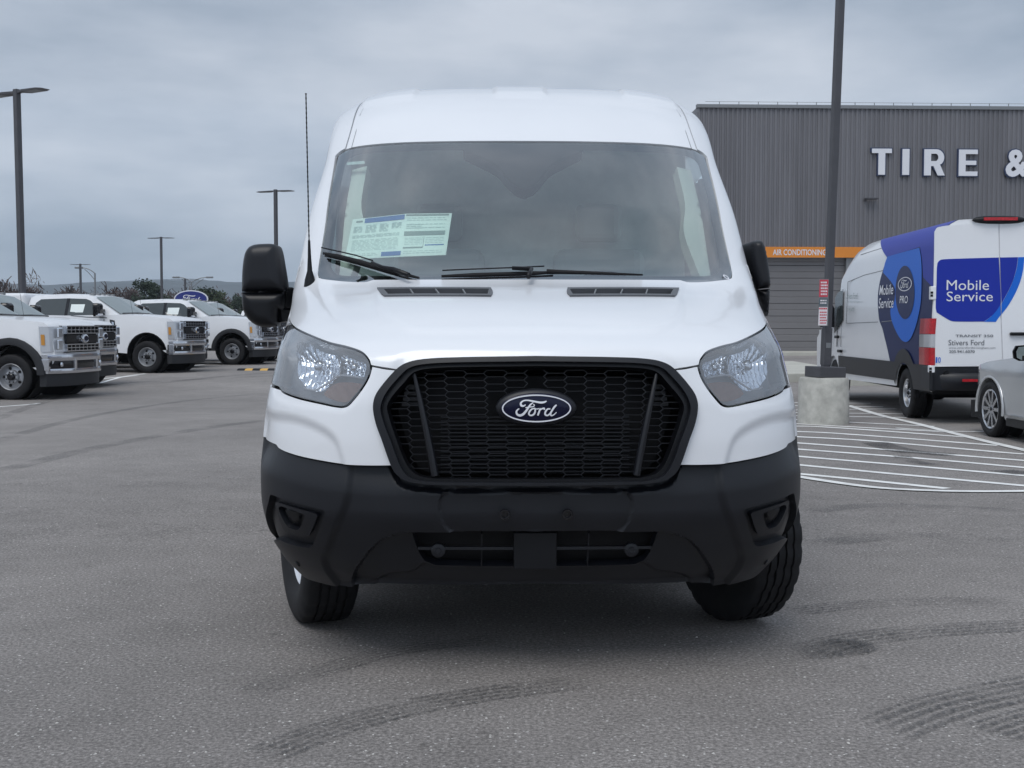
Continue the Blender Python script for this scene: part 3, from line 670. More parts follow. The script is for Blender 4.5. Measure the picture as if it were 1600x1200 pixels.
# outlines traced on the skin ----------------------------------------------------------------
HL = [(452.5, 507), (461, 514), (478, 522.5), (511.6, 536), (545.6, 544.5), (565, 552), (574.5, 562), (577.5, 576), (573.5, 590), (564, 606),
      (550, 623), (541, 632), (531, 634.5), (497.5, 628), (460.6, 619), (440, 610), (434, 603), ('p', -89.9, inv(434, 600)[1], 1), ('p', -89.9, inv(437, 570)[1]), ('p', -89.9, inv(443, 535)[1]), ('p', -89.9, inv(451, 509)[1], 1)]
GO = [(838, 560), (700, 562), (655, 565), (633, 571), (619, 581), (597, 607), (588, 622), (585.5, 638), (589.5, 661), (599.5, 689), (613, 727), (621, 740), (636, 750), (663, 755.5), (700, 757), (838, 758)]
GI = [(838, 572), (700, 574), (662, 577), (645, 583), (632, 597), (611, 622), (605, 636), (609, 655), (620, 688), (634, 723), (648, 740), (668, 746.5), (700, 748), (838, 749)]
GM = [(838, 567), (700, 569), (658, 572), (639, 578), (626, 590), (605, 616), (597, 637), (601, 658), (613, 690), (627, 727), (640, 744), (664, 751), (700, 752.5), (838, 753.5)]
hood = [(838, 440.5), (700, 440.5), (560, 440.8), (520, 438), (498, 434), (491, 425), (481, 417), (471, 413.5, 1), (462, 438), (455.5, 470), (453.5, 492), (454.5, 503, 1), (462, 511), (479, 520),
        (512, 533), (546, 541.5), (566, 549), (576.5, 560), (580, 570, 1), (600, 573.5), (619, 576, 1), (634, 568), (656, 563), (700, 560.5), (838, 558)]
M['ventgrey'] = mat('vent_plastic', (.10, .105, .115), .5)
VENT = [(589, 455, 1), (768, 455, 1), (770, 462), (767, 468, 1), (602, 468, 1), (595, 464)]
VI = [(600, 457.5, 1), (764, 457.5, 1), (762, 465.5, 1), (607, 465.5, 1)]
o = panel('hood', hood, M['paint'], h=.017, pholes=([(597.5, 456.3, 1), (767, 456.3, 1), (764.5, 466.8, 1), (603.5, 466.8, 1)],), feats=[
    ('c', [(838, 519), (650, 519), (616, 509), (598, 492), (588, 466), (580, 444), (578, 432), (838, 432)], -.010, .05),
    ('c', [(838, 548), (690, 549), (645, 552), (622, 562), (610, 590), (838, 590)], .006, .03)], th=.02)
def vent(mir):
    f = sheet('hood_vent', *triang(path(VENT), (path(VI),), .01), body_fn((), -.0165, None, mir), M['ventgrey'], van, .02, flip=mir)
    sheet('vent_recess', *triang(path(VENT), (), .02), body_fn((), .006, None, mir), M['gloss'], f, 0, flip=mir)
    for k in range(1, 4):
        x = 602 + 41 * k; b = MB(); b.bar(sp(x - 2, 457.6, -.013, mir), sp(x + 3, 465.4, -.013, mir), .005, .006, (0, 0, 1)); b.build('vent_rib', M['galv'], f)
vent(False); vent(True)
# fender strip beside the hood, white corners below the lamps, pillars, roof
panel('fender', [(470, 412, 1), (461, 438), (454, 470), (452, 492), (453, 504, 1), ('p', -89.9, inv(451, 506)[1], 1), ('p', -89.9, inv(454, 482)[1]), ('p', -89.9, inv(462, 420)[1], 1)], M['paint'], 'l', h=.02, th=.01)
fas = [(581, 573, 1), (600, 577), (617, 579, 1), (596, 606), (585.5, 622), (583.5, 638), (587.5, 662), (597.5, 690), (611.5, 727, 1), (575, 727.2), (537, 725.5), (492, 718.5),
       (455, 710), (431, 700), (426, 694), ('p', -89.9, inv(421, 688)[1], 1), ('p', -89.9, inv(425, 665)[1]), ('p', -89.9, inv(433, 605)[1], 1), (436, 609), (439, 613), (460, 622), (497, 631), (531, 637.5), (543, 635), (553, 625), (567, 607), (576.5, 591), (580.5, 577)]
panel('front_corner', fas, M['paint'], 'l', h=.012, feats=[
    ('l', [(400, 652), (431, 650), (463, 655), (497, 668), (519, 684), (529, 704), (534, 740), (400, 740)], .012, .035),
    ('l', [(590, 560), (569, 606), (545, 636), (531, 640), (430, 618), (430, 590), (600, 540)], .004, .02)], th=.015)
tw0 = inv(500, 433)[1]
panel('pillar', [(470, 417, 1), (484, 423), (494, 432), (500, 440, 1), (496, 424), (508, 345), (523, 243, 1), (530, 236), (539, 231, 1), (548, 200), (556, 172), (566, 158.5, 1), ('p', -58, t_of_v(2.7)), ('p', -58, tend, 1), ('p', -89.9, tend, 1),
                 ('p', -89.9, t_of_v(2.7)), ('p', -89.9, inv(515, 245)[1]), ('p', -89.9, inv(500, 300)[1]), ('p', -89.9, inv(487, 340)[1]), ('p', -89.9, inv(466, 415)[1], 1)], M['paint'], 'l', off=.003, h=.025, th=.012)
def ribs(Q):
    """raised flutes of the roof skin"""
    u = fU(Q[:, 1]) * np.sin(np.abs(Q[:, 0])); d = np.zeros(len(u)); v = fv(Q[:, 1]); k = np.clip((v - 2.05) / .10, 0, 1)
    for a, b in ((-.01, .130), (.53, .80)):
        x = np.clip(np.minimum(u - a, b - u) / .010 + .5, 0, 1); d -= .011 * x * x * (3 - 2 * x)
    return d * k
panel('roof', [(815, 220), (700, 220.5), (600, 224), (552, 229.5), (541, 233, 1), (551, 198), (559, 173), (569, 158, 1), ('p', -56.5, t_of_v(2.7)), ('p', -56.5, tend, 1), ('p', 0, tend)], M['paint'], h=.022, extra=ribs, th=.012)
# roof ditch: dark joint under the gap
for mir in (False, True):     # pressed line beside the roof joint
    P = [sp(x, y, .0005, mir) for x, y in [(549, 231), (556, 205), (563, 180), (569, 168), (574, 160)]]; MB().tube(P, .0022, 4, False).build('roof_seam', M['galv'], van, True)
panel('roof_ditch', [(536, 236, 1), (546, 198), (554, 171), (564, 156, 1), ('p', -55.5, t_of_v(2.8)), ('p', -55.5, tend, 1), ('p', -60, tend, 1), ('p', -60, t_of_v(2.8)), (572, 158), (562, 175), (554, 200), (545, 236, 1)][::-1], M['galv'], 'l', off=.012, th=0, h=.03)
# windscreen
WO = [(815, 222.5), (700, 222.5), (610, 225.5), (554, 231.5), (538, 236), (527, 245), (512, 335), (500, 405), (496, 424), (502, 435), (515, 441), (545, 446, 1), (700, 447, 1), (820, 447)]
WI = [(818, 291), (803, 283), (790, 270), (776, 255), (748, 241), (720, 232.5), (640, 234), (570, 237.5), (547, 245), (538, 256), (525, 335), (516, 405), (517, 417), (526, 426), (545, 428.5), (700, 428.5), (820, 428)]
wsc = panel('windscreen', WO, M['glass'], h=.05, off=.004, th=.004)
panel('glass_border', WO, M['frit'], holes=(WI,), h=.02, off=.009, th=0, parent=wsc)
panel('camera_cover', [(818, 252), (803, 258), (797, 262, 1), (818, 262)], M['printgrey'], off=.010, h=.02, th=.004, parent=wsc)
panel('sensor_housing', [(818, 225), (724, 229), (748, 243), (776, 258), (790, 273), (803, 286), (818, 293)], M['plastic2'], off=.014, h=.02, th=.05)
for mir in (False, True):     # inner trims seen through the glass
    poly = path([(541, 250, 1), (566, 243, 1), (557, 300), (562, 345), (545, 400), (536, 424, 1), (520, 420, 1), (528, 330)])
    sheet('pillar_trim', *triang(poly, (), .04), body_fn((), .06, None, mir), M['cabinlight'], van, .05, flip=mir)
# grille -------------------------------------------------------------------------------------------
fr = panel('grille_frame', GO, M['plastic'], holes=(GM,), h=.012, off=-.018, th=.04)
panel('grille_rim', [(838, 566)] + GM[1:-1] + [(838, 754.5)], M['plastic2'], holes=(GI,), h=.012, off=-.002, th=.045, parent=fr)
gb = panel('grille_back', GI, M['void'], off=.13, h=.04, th=0)
gout = half(GI)
def hexes(mir):
    mb = MB(); DX, DY = 31.0, 11.3; seen = set()
    def edge(a, b):
        k = (round(a[0] + b[0]), round(a[1] + b[1]))
        if k in seen: return
        seen.add(k)
        if 1:
            pa, pb = inv(*a), inv(*b); mid = np.array([[(pa[0] + pb[0]) / 2, (pa[1] + pb[1]) / 2]])
            if not inpoly(mid, gout)[0]: return
            if a[0] > 838.5 or b[0] > 838.5: return
            if min((abs(m[0] - 838) / 70)**2 + ((m[1] - 640) / 34)**2 for m in (a, b)) < 1: return
            mb.bar(sp(*a, .035, mir), sp(*b, .035, mir), .0020, .012)
    for i in range(0, 10):
        for j in range(-1, 19):
            cx = 838 - i * DX; cy = 568 + j * DY + (DY / 2 if i % 2 else 0)
            sl = (838 - cx) * .035; cy += sl * .3
            q = [(cx - 12.6, cy - DY / 2), (cx + 12.6, cy - DY / 2), (cx + 18.4, cy), (cx + 12.6, cy + DY / 2), (cx - 12.6, cy + DY / 2), (cx - 18.4, cy)]
            sk = lambda p: (p[0] + (p[1] - 660) * .07 * min(1, (838 - p[0]) / 150), p[1])
            q = [sk(p) for p in q]
            for k in range(6): edge(q[k], q[(k + 1) % 6])
    return mb
for mir in (False, True): hexes(mir).build('grille_mesh', M['plastic'], van)
for mir in (False, True):
    b = MB(); pts = [(646, 583), (655, 622), (664, 665), (672, 705), (679, 744)]; P = [sp(*p, .012, mir) for p in pts]
    b.tube(P, [.006, .009, .011, .0125, .013], 8); b.build('grille_strut', M['plastic'], van, 40)
rad = MB()
for k in range(15):
    y = 652 + k * 6.4; a = sp(684 if y > 640 else 664, y, .085); c = sp(838, y, .085); rad = MB(); rad.bar(a, Vector((-a.x, a.y, a.z)), .005, .014); rad.build('radiator_slat', M['plastic'], van)
for mir in (False, True):
    for k in range(4):
        y = 600 + 9.5 * k; a = sp(628 - 2 * k, y, .055, mir); c = sp(650, y, .055, mir); MB().bar(a, c, .012, .012).build('grille_baffle', M['plastic'], van)
# badge
bc = sp(838, 638, -.022); bc.x = 0
def ell(rx, rz, y0, y1, dome, m, name, par, n=64, hole=None):
    mb = MB(); pr = [(0, y1)] if hole is None else []
    rings = ([(1, y1), (1, y0), (.97, y0 - dome * .25), (.9, y0 - dome * .6), (.7, y0 - dome * .9), (.4, y0 - dome), (0.001, y0 - dome)] if hole is None else
             [(1, y1), (1, y0), (.985, y0 - .002), (hole + .015, y0 - .002), (hole, y0), (hole, y1)])
    V = [(rx * f * math.cos(a), bc.y + y, bc.z + (rz * f - (0 if hole is None or f > .95 else rz * .0)) * math.sin(a)) for f, y in rings for a in np.linspace(0, 2 * math.pi, n, endpoint=False)]
    Fc = [(i * n + k, i * n + (k + 1) % n, (i + 1) * n + (k + 1) % n, (i + 1) * n + k) for i in range(len(rings) - 1) for k in range(n)]
    mb.add(V, Fc); return fixn(mb.build(name, m, par, 40))
ell(.133, .062, .014, .06, .018, M['plastic'], 'badge_surround', van)
bd = ell(.1175, .0495, -.004, .02, .008, M['badgeblue'], 'badge', van)
def ring(rx, rz, wd, y, m, name, par, n=72):
    V = []; 
    for f, yy in ((0, .004), (0, -.002), (1, -.002), (1, .004)):
        V += [((rx - wd * f) * math.cos(a), bc.y + y + yy, bc.z + (rz - wd * f) * math.sin(a)) for a in np.linspace(0, 2 * math.pi, n, endpoint=False)]
    mb = MB(); mb.add(V, [(i * n + k, i * n + (k + 1) % n, ((i + 1) % 4) * n + (k + 1) % n, ((i + 1) % 4) * n + k) for i in range(4) for k in range(n)])
    return fixn(mb.build(name, m, par))
ring(.1135, .0455, .0042, -.009, M['badgewhite'], 'badge_ring', bd)
SCRIPT = [  # handwritten word as thick strokes: list of (x, y, half width) in the close-up's pixels
 [(618, 318, 8), (585, 338, 13), (550, 330, 17), (545, 290, 14), (585, 258, 10), (640, 250, 10), (720, 262, 13), (800, 278, 14), (860, 285, 16), (910, 278, 14), (940, 262, 8)],
 [(735, 285, 7), (690, 320, 13), (655, 370, 16), (620, 420, 17), (580, 465, 19), (530, 485, 18), (490, 470, 16), (475, 430, 14), (495, 395, 11), (520, 380, 7)],
 [(615, 365, 7), (660, 355, 8), (705, 352, 8), (745, 342, 8), (750, 320, 7), (735, 312, 6)],
 [(765, 372, 8), (715, 385, 12), (680, 420, 14), (668, 465, 13), (700, 485, 12), (745, 465, 14), (765, 420, 13), (765, 385, 10), (790, 385, 7), (825, 378, 8)],
 [(845, 372, 10), (825, 430, 14), (805, 485, 13)], [(828, 420, 8), (860, 385, 11), (905, 375, 13), (905, 400, 10)],
 [(1000, 385, 9), (960, 385, 12), (925, 425, 14), (920, 470, 14), (955, 485, 12), (1000, 450, 13), (1030, 400, 14), (1065, 350, 15), (1095, 322, 10)],
 [(1030, 400, 13), (1005, 450, 14), (1010, 485, 12), (1045, 480, 9), (1095, 435, 6)]]
def strokes(par, m, P3, name='lettering', rs=1.0, sub=4):
    V = []; Fc = []
    for li, st in enumerate(SCRIPT):
        c = catmull([(a, b) for a, b, _ in st], False, sub); wv = np.interp(np.arange(len(c)) / sub, range(len(st)), [q[2] for q in st]) * rs
        b0 = len(V)
        for i, p in enumerate(c):
            d = c[min(i + 1, len(c) - 1)] - c[max(i - 1, 0)]; d = d / (np.linalg.norm(d) + 1e-9); n = np.array([-d[1], d[0]])
            V += [P3(*(p + n * wv[i]), li), P3(*(p - n * wv[i]), li)]
        for i in range(len(c) - 1): Fc.append((b0 + 2 * i, b0 + 2 * i + 1, b0 + 2 * i + 3, b0 + 2 * i + 2))
    return mesh(name, V, Fc, m, par)
k = .1135 / 535
strokes(bd, M['badgewhite'], lambda a, b, i: (bc.x + (a - 787) * k, bc.y - .0165 - .0001 * i + .006 * min(1, ((a - 787) / 480)**2 + ((b - 378) / 220)**2) * .9, bc.z - (b - 378) * k))
# headlamps ----------------------------------------------------------------------------------------
hp = panel('headlamp', HL, M['housing'], 'l', off=.075, h=.02, th=-.07)
_c = np.array([(p[0], p[1]) for p in HL if p[0] != 'p']).mean(0)
def shr(pts, k): return [tuple(_c + (np.array(p[:2]) - _c) * k) + tuple(p[2:]) if p[0] != 'p' else ('p', p[1] + 1.5, *p[2:]) for p in pts]
panel('lamp_gasket', HL, M['gloss'], 'l', off=.006, h=.012, th=.02, holes=(shr(HL, .965),), parent=hp)
panel('lamp_lens', HL, M['lens'], 'l', off=.002, h=.02, th=.004, parent=hp)
def bowl(cx, cy, rx, ry, dep, nr):
    c = inv(cx, cy); e = inv(cx + rx, cy); g = inv(cx, cy - ry); ax = abs(e[0] - c[0]); ay = abs(g[1] - c[1])
    def f(Q):
        x, y = (Q[:, 0] - c[0]) / ax, (Q[:, 1] - c[1]) / ay; r = np.clip(x * x + y * y, 0, 1)
        return dep * (1 - r) + .0035 * np.abs(np.sin(x * nr + np.sin(y * 5) * .8)) + .003 * np.abs(np.sin(np.arctan2(y, x) * 9)) * (r > .12)
    return f
main = [(459, 530), (470, 527), (490, 533), (510, 540), (525, 547, 1), (527, 582, 1), (512, 592), (498, 602), (487, 606), (474, 605), (464, 598), (457, 575)]
small = [(529, 548, 1), (548, 552), (562, 558), (568, 572), (565, 587, 1), (545, 585), (530, 583, 1)]
panel('reflector', main, M['reflector'], 'l', off=.018, h=.004, th=.03, extra=bowl(490, 568, 38, 42, .032, 17), parent=hp, sm=20)
panel('reflector', small, M['reflector'], 'l', off=.018, h=.004, th=.03, extra=bowl(548, 569, 22, 22, .028, 11), parent=hp, sm=20)
panel('indicator', [(498, 612), (512, 598), (526, 594), (560, 597), (556, 607), (545, 620), (532, 626), (512, 622)], M['amber'], 'l', off=.028, h=.01, th=.03, parent=hp, extra=lambda Q: .003 * np.abs(np.sin(Q[:, 0] * 260 + Q[:, 1] * 120)))
for mir in (False, True):
    par = hp[1 if mir else 0]
    b = MB(); b.tube([sp(x, y, .016, mir) for x, y in [(470, 604), (475, 606), (489, 608), (496, 604), (512, 594), (521, 587), (529, 584.5), (537, 585), (552, 587), (564, 589.5)]], .0035, 6); b.build('light_guide', M['letterwhite'], par, True)
    b = MB(); b.tube([sp(x, y, .016, mir) for x, y in [(525.5, 553), (527, 570), (528, 584)]], .003, 6); b.build('lamp_divider', M['chrome'], par, True)
    for (cx, cy, r) in ((492, 568, .02), (549, 571, .015)):
        p = sp(cx, cy, .035, mir); q = sp(cx, cy, .0, mir); b = MB(); d = (q - p).normalized(); b.tube([p, p + d * .02, p + d * .024], [r, r * .9, r * .4], 14); b.build('bulb_shield', M['chrome'], par, True)
# bumper -------------------------------------------------------------------------------------------
LO = [(838, 840.5), (640, 841.5, 1), (646, 858.7), (653, 876), (663, 890), (677.5, 897, 1), (838, 899)]
bump = [(838, 760.5), (700, 760), (664, 758.5), (637, 753), (620, 743), (611.5, 731, 1), (575, 730), (537, 728.5), (492, 721.5), (455, 713), (431, 702), (425, 693.5), ('p', -89.9, inv(420, 689)[1], 1), ('p', -89.9, inv(412, 715)[1]), ('p', -89.9, inv(411, 750)[1]),
        ('p', -89.9, inv(415, 813)[1]), ('p', -89.9, inv(425, 858)[1]), (437, 884), (465, 909), (500, 919), (550, 924), (640, 928), (838, 928.5)]
PK1 = [(422, 774), (428, 774.5), (502, 796), (508, 802), (489, 851), (481, 856), (453, 850.5), (436, 844), (431, 840), (419.5, 785)]
PK2 = [(428, 786), (433, 785.5), (490, 803), (494, 808), (482, 837), (476, 841), (452, 835), (441, 829), (428.5, 792)]
PK3 = [(434, 793), (438, 792), (471, 804), (474, 808), (466, 827), (461, 829.5), (449, 825.5), (444, 820), (433, 797)]
BF = [
        ('l', [(370, 640, 1), (370, 706), (425, 718), (490, 736), (545, 744), (610, 748), (690, 735), (690, 640, 1)], .026, .13),
    ('c', [(838, 690), (545, 690, 1), (543, 771), (529, 813), (512, 859), (506, 880), (520, 960, 1), (838, 960)], .016, .035),
    ('c', [(838, 768), (688, 769), (643, 765), (621, 757), (607, 734), (590, 700), (838, 700)], .022, .014),
    ('c', [(838, 772), (692, 773), (703, 836), (838, 837)], .010, .008),
    ('c', [(838, 838.5), (640, 839), (608, 845), (586, 856), (562, 884), (550, 906), (546, 960), (838, 960)], .024, .010),
    ('c', [(838, 899), (677, 897), (663, 892), (640, 908), (600, 914), (580, 960), (838, 960)], .012, .02)]
bo = panel('bumper', bump, M['plastic'], h=.0075, holes=(LO,), pholes=(PK1,), th=.03, feats=BF)
for s_ in (('fog_pocket', PK1, (PK2,), .024, .03), ('pocket_rim', PK2, (PK3,), .006, .035)):
    panel(s_[0], s_[1], M['plastic'], 'l', off=s_[3], th=s_[4], h=.012, holes=s_[2], parent=bo, feats=BF)
panel('pocket_cover', PK3, M['plastic2'], 'l', off=.028, th=.02, h=.012, parent=bo, feats=BF + [('l', [(438, 797), (462, 804), (458, 822), (446, 817)], -.010, .008)])
panel('bumper_recess', [(838, 832), (630, 834), (640, 905), (838, 906)], M['void'], off=.10, h=.03, th=0, parent=bo)
cb = MB(); a = sp(838 - 35, 842, .03); c = sp(838 - 35, 896, .03); cb.box(a.x, -a.x, a.y + .02, a.y + .07, c.z, a.z); bevel(cb.build('tow_cover', M['plastic2'], bo), .004)
for mir in (False, True):
    b = MB(); b.bar(sp(650, 868, .045, mir), sp(805, 868, .045, mir), .010, .02); b.bar(sp(752, 845, .05, mir), sp(752, 897, .05, mir), .004, .02); b.build('lower_grille_bar', M['plastic'], bo)
    b = MB(); p = sp(683, 869, .03, mir); b.lathe([(0, .001), (0, .009), (.002, .011), (.002, .018), (.006, .024), (.03, .024)], 24, 'y', p); fixn(b.build('parking_sensor', M['plastic'], bo, 40))
    p = sp(788.5, 804, .001, mir); b = MB(); b.lathe([(-.001, .0185), (-.004, .016), (-.004, .012), (.012, .010), (.012, .001)], 24, 'y', p); fixn(b.build('plate_mount', M['gloss'], bo, 40))
    p = sp(465, 881, -.001, mir); n = Snorm(*inv(465, 881)); b = MB(); n = Vector((-n[0] if mir else n[0], n[1], n[2])); b.tube([p, p + n * .004], [.012, .009], 16); b.build('corner_sensor', M['plastic2'], bo)
# mirrors ------------------------------------------------------------------------------------------
mv = 1.45
def outl(pts, v, sub=4): return np.array([(vplane(a, b, v).x, vplane(a, b, v).z) for a, b in catmull(pts, True, sub)])
up = [(378.5, 425), (382, 398), (388, 387), (397, 382.5), (411, 381), (428, 381.5), (434.5, 386), (440, 411), (445.5, 446), (446, 455, 1), (412, 455.5), (378, 455.5, 1)]
lo = [(377.8, 456.5, 1), (412, 456.5), (444, 456.5, 1), (441, 483), (434, 484, 1), (433, 510, 1), (411, 511), (395, 505), (382.5, 491), (378, 472)]
mr = pillow('wing_mirror', outl(up, mv), M['plastic'], van, mv, .10, .05, .06, .01)
pillow('mirror_lower', outl(lo, mv), M['plastic2'], mr, mv, .10, .045, .05, .01)
b = MB(); p0 = vplane(400, 462, mv + .02); p1 = vplane(456, 466, mv + .10); b.bar(p0, p1, .10, .07, (0, 1, 0)); bevel(b.build('mirror_arm', M['plastic2'], mr), .01)
b = MB(); p0 = vplane(434, 494, mv + .03); p1 = vplane(452, 492, mv + .10); b.bar(p0, p1, .06, .06, (0, 1, 0)); bevel(b.build('mirror_arm', M['plastic2'], mr), .008)
fo = [(1175.5, 385), (1177, 377.5), (1185, 374.5), (1193, 375), (1199, 386), (1204, 412), (1207.5, 440), (1206.5, 449, 1), (1186, 451, 1), (1179, 428), (1175.5, 410)]
fl = [(1187, 452.5, 1), (1206.5, 450.5, 1), (1206.3, 468), (1204, 492), (1200, 494), (1194, 478)]
mr2 = pillow('wing_mirror', outl(fo, mv), M['plastic'], van, mv + .05, .24, .06, .03, .008); mr2['label'] = 'folded wing mirror, seen edge on'
pillow('mirror_lower', outl(fl, mv), M['plastic2'], mr2, mv + .05, .22, .05, .03, .008)
b = MB(); b.box(.99, 1.075, 1.5, 1.6, 1.37, 1.45); bevel(b.build('mirror_arm', M['plastic2'], mr2), .01)
# wipers, antenna, windscreen sticker ---------------------------------------------------------------
def wiper(arm, blade, spoil):
    b = MB(); P = [sp(*p, -.045) for p in arm]; b.tube(P, [.011, .010, .008, .007][:len(P)], 6); o = b.build('wiper', M['plastic2'], van, True)
    b = MB(); P = [sp(*p, -.018) for p in blade]; b.tube(P, [.006] + [.010] * (len(P) - 2) + [.005], 6); P = [sp(p[0], p[1] + 1.2, -.006) for p in blade]; b.tube(P, .004, 4); b.build('wiper_blade', M['rubber'], o, True)
    b = MB(); P = [sp(*p, -.04) for p in spoil]; b.tube(P, .003, 5); b.build('wiper_link', M['plastic2'], o, True)
def rsp(x, y, off): return sp(1634 - x, y, off, True)
wiper([(640, 447), (618, 436), (600, 432), (585, 424)], [(509, 400), (530, 405), (560, 413), (590, 422), (620, 431), (655, 441)], [(510, 396.5), (560, 410), (586, 419)])
wiper([(845, 446), (830, 436), (800, 434), (850 - 20, 433)][:3], [(690, 438), (740, 436), (790, 434.5), (835, 433), (864, 431.5)], [(692, 436.5), (740, 434), (800, 431.5), (850, 429)])
b = MB(); P = [rsp(x, y, -.02) for x, y in [(990, 436), (960, 435), (910, 433), (860, 431.5), (840, 431)]]; b.tube(P, [.004, .006, .008, .010, .012], 6); b.build('wiper_blade', M['rubber'], van, True)
a0 = sp(485, 441, -.002); a1 = vplane(478, 146, a0.y + .05); b = MB()
b.tube([a0 + Vector((0, 0, -.02)), a0 + Vector((0, 0, .01)), a0 + (a1 - a0) * .06, a0 + (a1 - a0) * .13, a0 + (a1 - a0) * .22], [.026, .022, .011, .0075, .005], 14); an = b.build('antenna', M['plastic2'], van, 40)
b = MB(); n = 90; P = [a0 + (a1 - a0) * (.22 + .78 * i / n) for i in range(n + 1)]; b.tube(P, [.0026 + (.0012 if i % 3 == 0 else 0) for i in range(n)] + [.005], 6); b.build('antenna_mast', M['plastic2'], an, True)
C4 = lambda x, y: (500 + x / 6.154, 300 + y / 6.154)
tl, tm, tr, br, bm, bl = [C4(*p) for p in ((300, 235), (820, 178), (1266, 172), (1207, 575), (770, 592), (220, 620))]
def sticker(a, b, off=.016):
    if a < .5: k = a * 2; p = (np.array(tl) * (1 - k) + np.array(tm) * k, np.array(bl) * (1 - k) + np.array(bm) * k)
    else: k = a * 2 - 1; p = (np.array(tm) * (1 - k) + np.array(tr) * k, np.array(bm) * (1 - k) + np.array(br) * k)
    q = p[0] * b + p[1] * (1 - b); return sp(q[0], q[1], off)
def patch(mb, a0, a1, b0, b1, off):
    n = max(1, int((a1 - a0) * 14)); P = [sticker(a0 + (a1 - a0) * i / n, b_, off) for b_ in (b0, b1) for i in range(n + 1)]
    mb.add(P, [(i, i + 1, n + 2 + i, n + 1 + i) for i in range(n)])
b = MB(); patch(b, 0, 1, 0, .5, .018); patch(b, 0, 1, .5, 1, .018); stk = b.build('window_sticker', M['paper'], van); stk['label'] = 'paper price sheet with blue header inside the windscreen'
b = MB(); patch(b, .12, .49, .87, .98, .0165); patch(b, .32, .495, .03, .13, .0165); patch(b, .75, .96, .235, .26, .0165); b.build('print_block', M['printblue'], stk)
b = MB(); patch(b, .505, .955, .48, .58, .0165); patch(b, .505, .97, .945, .98, .0165); patch(b, .51, .73, .18, .215, .0165); patch(b, .04, .10, .90, .94, .0165); patch(b, .728, .733, .2, .45, .0165); b.build('print_block', M['printgrey'], stk)
b = MB(); rr = random.Random(3)
for (x0, x1, y0, y1, n) in ((.03, .11, .64, .80, 6), (.14, .24, .62, .82, 7), (.27, .35, .62, .82, 7), (.38, .47, .68, .82, 6), (.03, .46, .50, .58, 3), (.04, .46, .18, .46, 9), (.03, .29, .05, .13, 2), (.52, .95, .82, .92, 2), (.52, .70, .64, .76, 3), (.52, .72, .26, .44, 5), (.75, .95, .28, .44, 4), (.52, .95, .05, .14, 2), (.52, .94, .62, .79, 2)):
    for i in range(n):
        y = y0 + (y1 - y0) * (i + .5) / n; xa = x0
        while xa < x1 - .01:
            ln = rr.uniform(.02, .07); patch(b, xa, min(xa + ln, x1), y - .006, y + .006, .0165); xa += ln + .012
b.build('print_lines', M['printlight'], stk)
b = MB(); P = [sp(p[0], p[1], .010) for p in ((541, 250.5), (568, 248.5), (569, 253), (540, 256))]; b.add(P, [(0, 1, 2, 3)]); b.build('inspection_sticker', M['printlight'], wsc)
c0 = rsp(1126, 433, -.002); n0 = Snorm(*inv(1634 - 1126, 433)); n0 = Vector((-n0[0], n0[1], n0[2])); ax = Vector((0, 0, 1)).cross(n0).normalized(); ay = n0.cross(ax)
b = MB(); nn = 24; V = [c0 + (ax * math.cos(a) * rx + ay * math.sin(a) * ry) for rx, ry in ((.012, .017), (.007, .011)) for a in np.linspace(0, 2 * math.pi, nn, endpoint=False)]
b.add(V, [(k, (k + 1) % nn, nn + (k + 1) % nn, nn + k) for k in range(nn)]); b.build('clip_ring', M['badgewhite'], van)
# body side, rear, underside ------------------------------------------------------------------------
te = np.linspace(0, tend, 400); E = S(np.full(400, -R(90)), te)           # the edge of the front skin
Em = E[E[:, 1] < 2.42]
def side_x(v, w):
    ue = np.interp(w, Em[:, 2], -Em[:, 0]); ve = np.interp(w, Em[:, 2], Em[:, 1]); k = np.clip((v - ve) / .8, 0, 1); return ue * (1 - k) + 1.02 * k - .05 * k * np.clip((w - 1.3) / 1, 0, 1)**2
def arch(c, r, n=16, b=.34): return [(c - r, b)] + [(c + r * -math.cos(a), .36 + r * math.sin(a)) for a in np.linspace(0.02, math.pi - .02, n)] + [(c + r, b)]
eo = [(a[1], a[2]) for a in E[::6] if a[1] < 5.89]
outl_s = [(5.93, 2.25), (5.95, .34)] + arch(4.73, .43)[::-1] + arch(.98, .45)[::-1]
outl_s = np.array([p for p in outl_s if p[0] > .6] + [(.60, .34)] + eo)
win = np.array([(1.80, 1.42), (2.75, 1.36), (2.75, 2.0), (2.22, 2.02)])
V2, T = triang(outl_s, (win,), .07)
for s in (-1, 1):
    P = np.stack([s * side_x(V2[:, 0], V2[:, 1]), V2[:, 0], V2[:, 1]], -1); mesh('body_side', P, [tuple(int(i) for i in (f[::-1] if s < 0 else f)) for f in T], M['paint'], van, True)
    w2, t2 = triang(win, (), .2); P = np.stack([s * (side_x(w2[:, 0], w2[:, 1]) - .01), w2[:, 0], w2[:, 1]], -1); mesh('door_window', P, [tuple(map(int, f)) for f in t2], M['sideglass'], van)
    b = MB(); q = [(1.42, 1.33), (1.66, 1.33), (1.86, 1.62), (1.80, 1.66), (1.62, 1.52)]; V = [(s * (side_x(*p) + .012), *p) for p in q] + [(s * (side_x(*p) - .03), *p) for p in q]
    b.add(V, [(0, 1, 2, 3, 4), (9, 8, 7, 6, 5)] + [(i, (i + 1) % 5, 5 + (i + 1) % 5, 5 + i) for i in range(5)]); fixn(b.build('mirror_sail', M['plastic2'], van))
b = MB(); b.box(-.99, .99, 5.9, 5.96, .34, 2.3); b.build('rear_doors', M['paint'], van)
b = MB(); b.box(-.62, .62, .55, 1.4, .34, .95); b.box(-.93, .93, 1.45, 5.9, .26, .62); b.build('chassis', M['void'], van)  # long rear box reaches extra low to block light and deepen the shadow underneath
